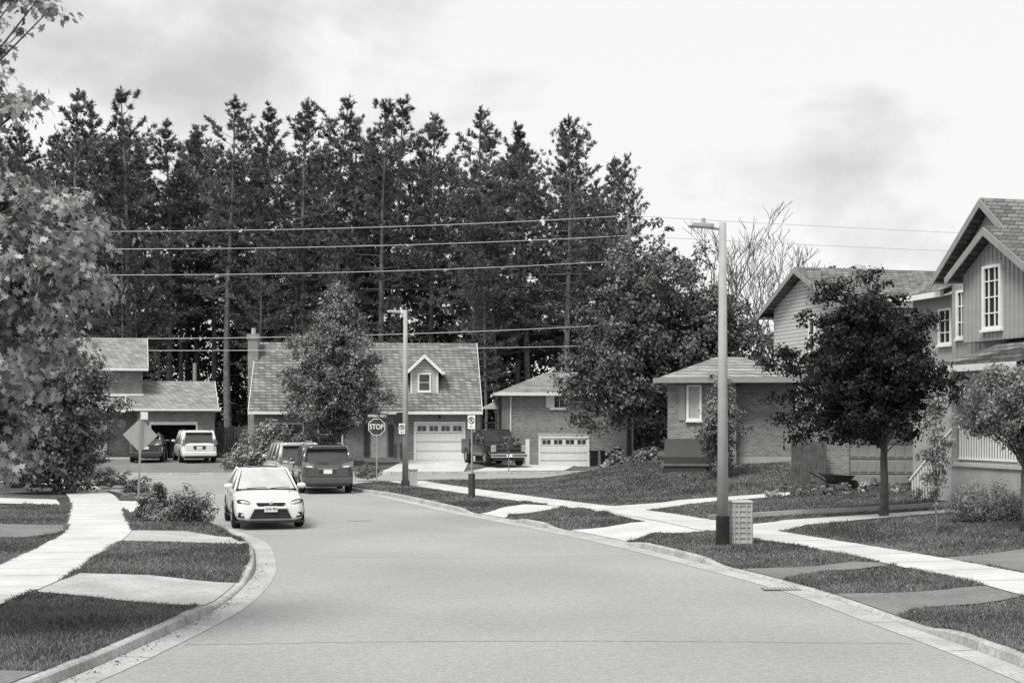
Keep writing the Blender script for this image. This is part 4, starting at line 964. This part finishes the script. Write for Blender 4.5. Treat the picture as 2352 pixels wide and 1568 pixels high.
van('minivan_car',wx(738,54.4),54.4,math.radians(13),M['card'],H=1.75)
van('suv_car',wx(668,60),60,math.radians(19),M['cars'],L=4.5,W=.92,H=1.75)
van('minivan_car',wx(446,79.5),79.5,math.radians(19),M['carw'],L=5.1,W=.98,H=1.75,kind='minivan',z=hz(-17.5,79))
van('suv_car',wx(342,79.5),79.5,math.radians(10),M['card'],L=4.5,W=.9,H=1.55,z=hz(-19.8,79))
def pickup(x,y,heading):
    z=hz(x,y)+.01; c=empty('pickup_truck',(x,y,z),heading); p=M['carb']
    loft('body_front',[(-2.85,.86,.5,1.10),(-2.75,.95,.42,1.17),(-2.2,1.0,.42,1.22),(-1.2,1.01,.4,1.27),(1.2,1.01,.4,1.27),(1.25,1.0,.42,1.27)],p,c,2)
    mb=MB(); mb.box(-1.0,-.88,1.25,2.9,.55,1.36); mb.box(.88,1.0,1.25,2.9,.55,1.36); mb.box(-.88,.88,2.8,2.9,.55,1.36); mb.box(-.88,.88,1.25,1.3,.55,1.36); mb.box(-.88,.88,1.3,2.8,.6,.72); mb.make('bed',p,c)
    cabin(c,-1.15,-.55,1.0,1.2,1.2,1.9,.9,.72,p,M['black'],M['cglass'],(.5,),.05)
    for a in(-1,1):
        for b in(-1.85,1.9): wheel(c,a*1.015,b,.42,.28)
    box('grille',-.62,.62,-2.90,-2.8,.72,1.10,M['black'],c,.02); mb=MB(); mb.box(-.66,.66,-2.93,-2.9,.88,.95); mb.box(-.68,.68,-2.92,-2.88,1.08,1.13); mb.box(-.68,.68,-2.92,-2.88,.69,.73); mb.make('grille_bar',M['chrome'],c)
    for sx in(-1,1): box('headlamp',sx*.80-.13,sx*.80+.13,-2.87,-2.7,.74,1.08,M['lampl'],c,.03)
    box('front_bumper',-.98,.98,-3.0,-2.75,.45,.66,M['chrome'],c,.05); box('air_dam',-.8,.8,-2.95,-2.75,.30,.45,M['black'],c); box('license_plate',-.15,.15,-3.02,-3.005,.48,.62,M['signw'],c)
    mirrors(c,-.85,1.35,.98,p)
pickup(wx(1133,76.5),76.5,math.radians(17))
# ------------------------------------------------------------------ light, world, camera
el,azd=math.radians(58),math.radians(215)
S=Vector((math.cos(el)*math.sin(azd),math.cos(el)*math.cos(azd),math.sin(el)))
ld=bpy.data.lights.new('sun','SUN'); ld.energy=4.0; ld.angle=math.radians(22); ld.color=(1,.995,.985)
lo=bpy.data.objects.new('sun',ld); lo.rotation_euler=S.to_track_quat('Z','Y').to_euler(); lo.location=(0,0,60); link(lo)
w=bpy.data.worlds.new('World'); scene.world=w; w.use_nodes=True; nt=w.node_tree; N=nt.nodes; L=nt.links
bg=N['Background']; bg.inputs['Strength'].default_value=.1
sky=N.new('ShaderNodeTexSky'); sky.sky_type='NISHITA'; sky.sun_disc=False; sky.sun_elevation=el; sky.sun_rotation=azd
bwn=N.new('ShaderNodeRGBToBW'); L.new(sky.outputs[0],bwn.inputs[0])
tc=N.new('ShaderNodeTexCoord'); mp=N.new('ShaderNodeMapping'); mp.inputs['Scale'].default_value=(1,1,2.0); mp.inputs['Location'].default_value=(.75,0,.35); L.new(tc.outputs['Generated'],mp.inputs[0])
n1=N.new('ShaderNodeTexNoise'); n1.inputs['Scale'].default_value=4.6; n1.inputs['Detail'].default_value=9; n1.inputs['Roughness'].default_value=.56; n1.inputs['Distortion'].default_value=.2; L.new(mp.outputs[0],n1.inputs['Vector'])
cr=N.new('ShaderNodeValToRGB'); cr.color_ramp.elements[0].position=.33; cr.color_ramp.elements[0].color=(.64,.64,.64,1); cr.color_ramp.elements[1].position=.50; cr.color_ramp.elements[1].color=(.97,.97,.97,1)
L.new(n1.outputs['Fac'],cr.inputs[0])
sc=N.new('ShaderNodeVectorMath'); sc.operation='SCALE'; sc.inputs['Scale'].default_value=10.2; L.new(cr.outputs[0],sc.inputs[0])
mx=N.new('ShaderNodeMix'); mx.data_type='RGBA'; mx.inputs[0].default_value=.92; L.new(bwn.outputs[0],mx.inputs[6]); L.new(sc.outputs[0],mx.inputs[7]); L.new(mx.outputs[2],bg.inputs['Color'])
cd=bpy.data.cameras.new('camera'); cam=bpy.data.objects.new('camera',cd); link(cam); cam.location=(0,0,EYE); cam.rotation_euler=(math.pi/2,0,0)
cd.lens=50; cd.sensor_width=36; cd.shift_y=176/2352; cd.clip_end=5000; cd.clip_start=.1; scene.camera=cam
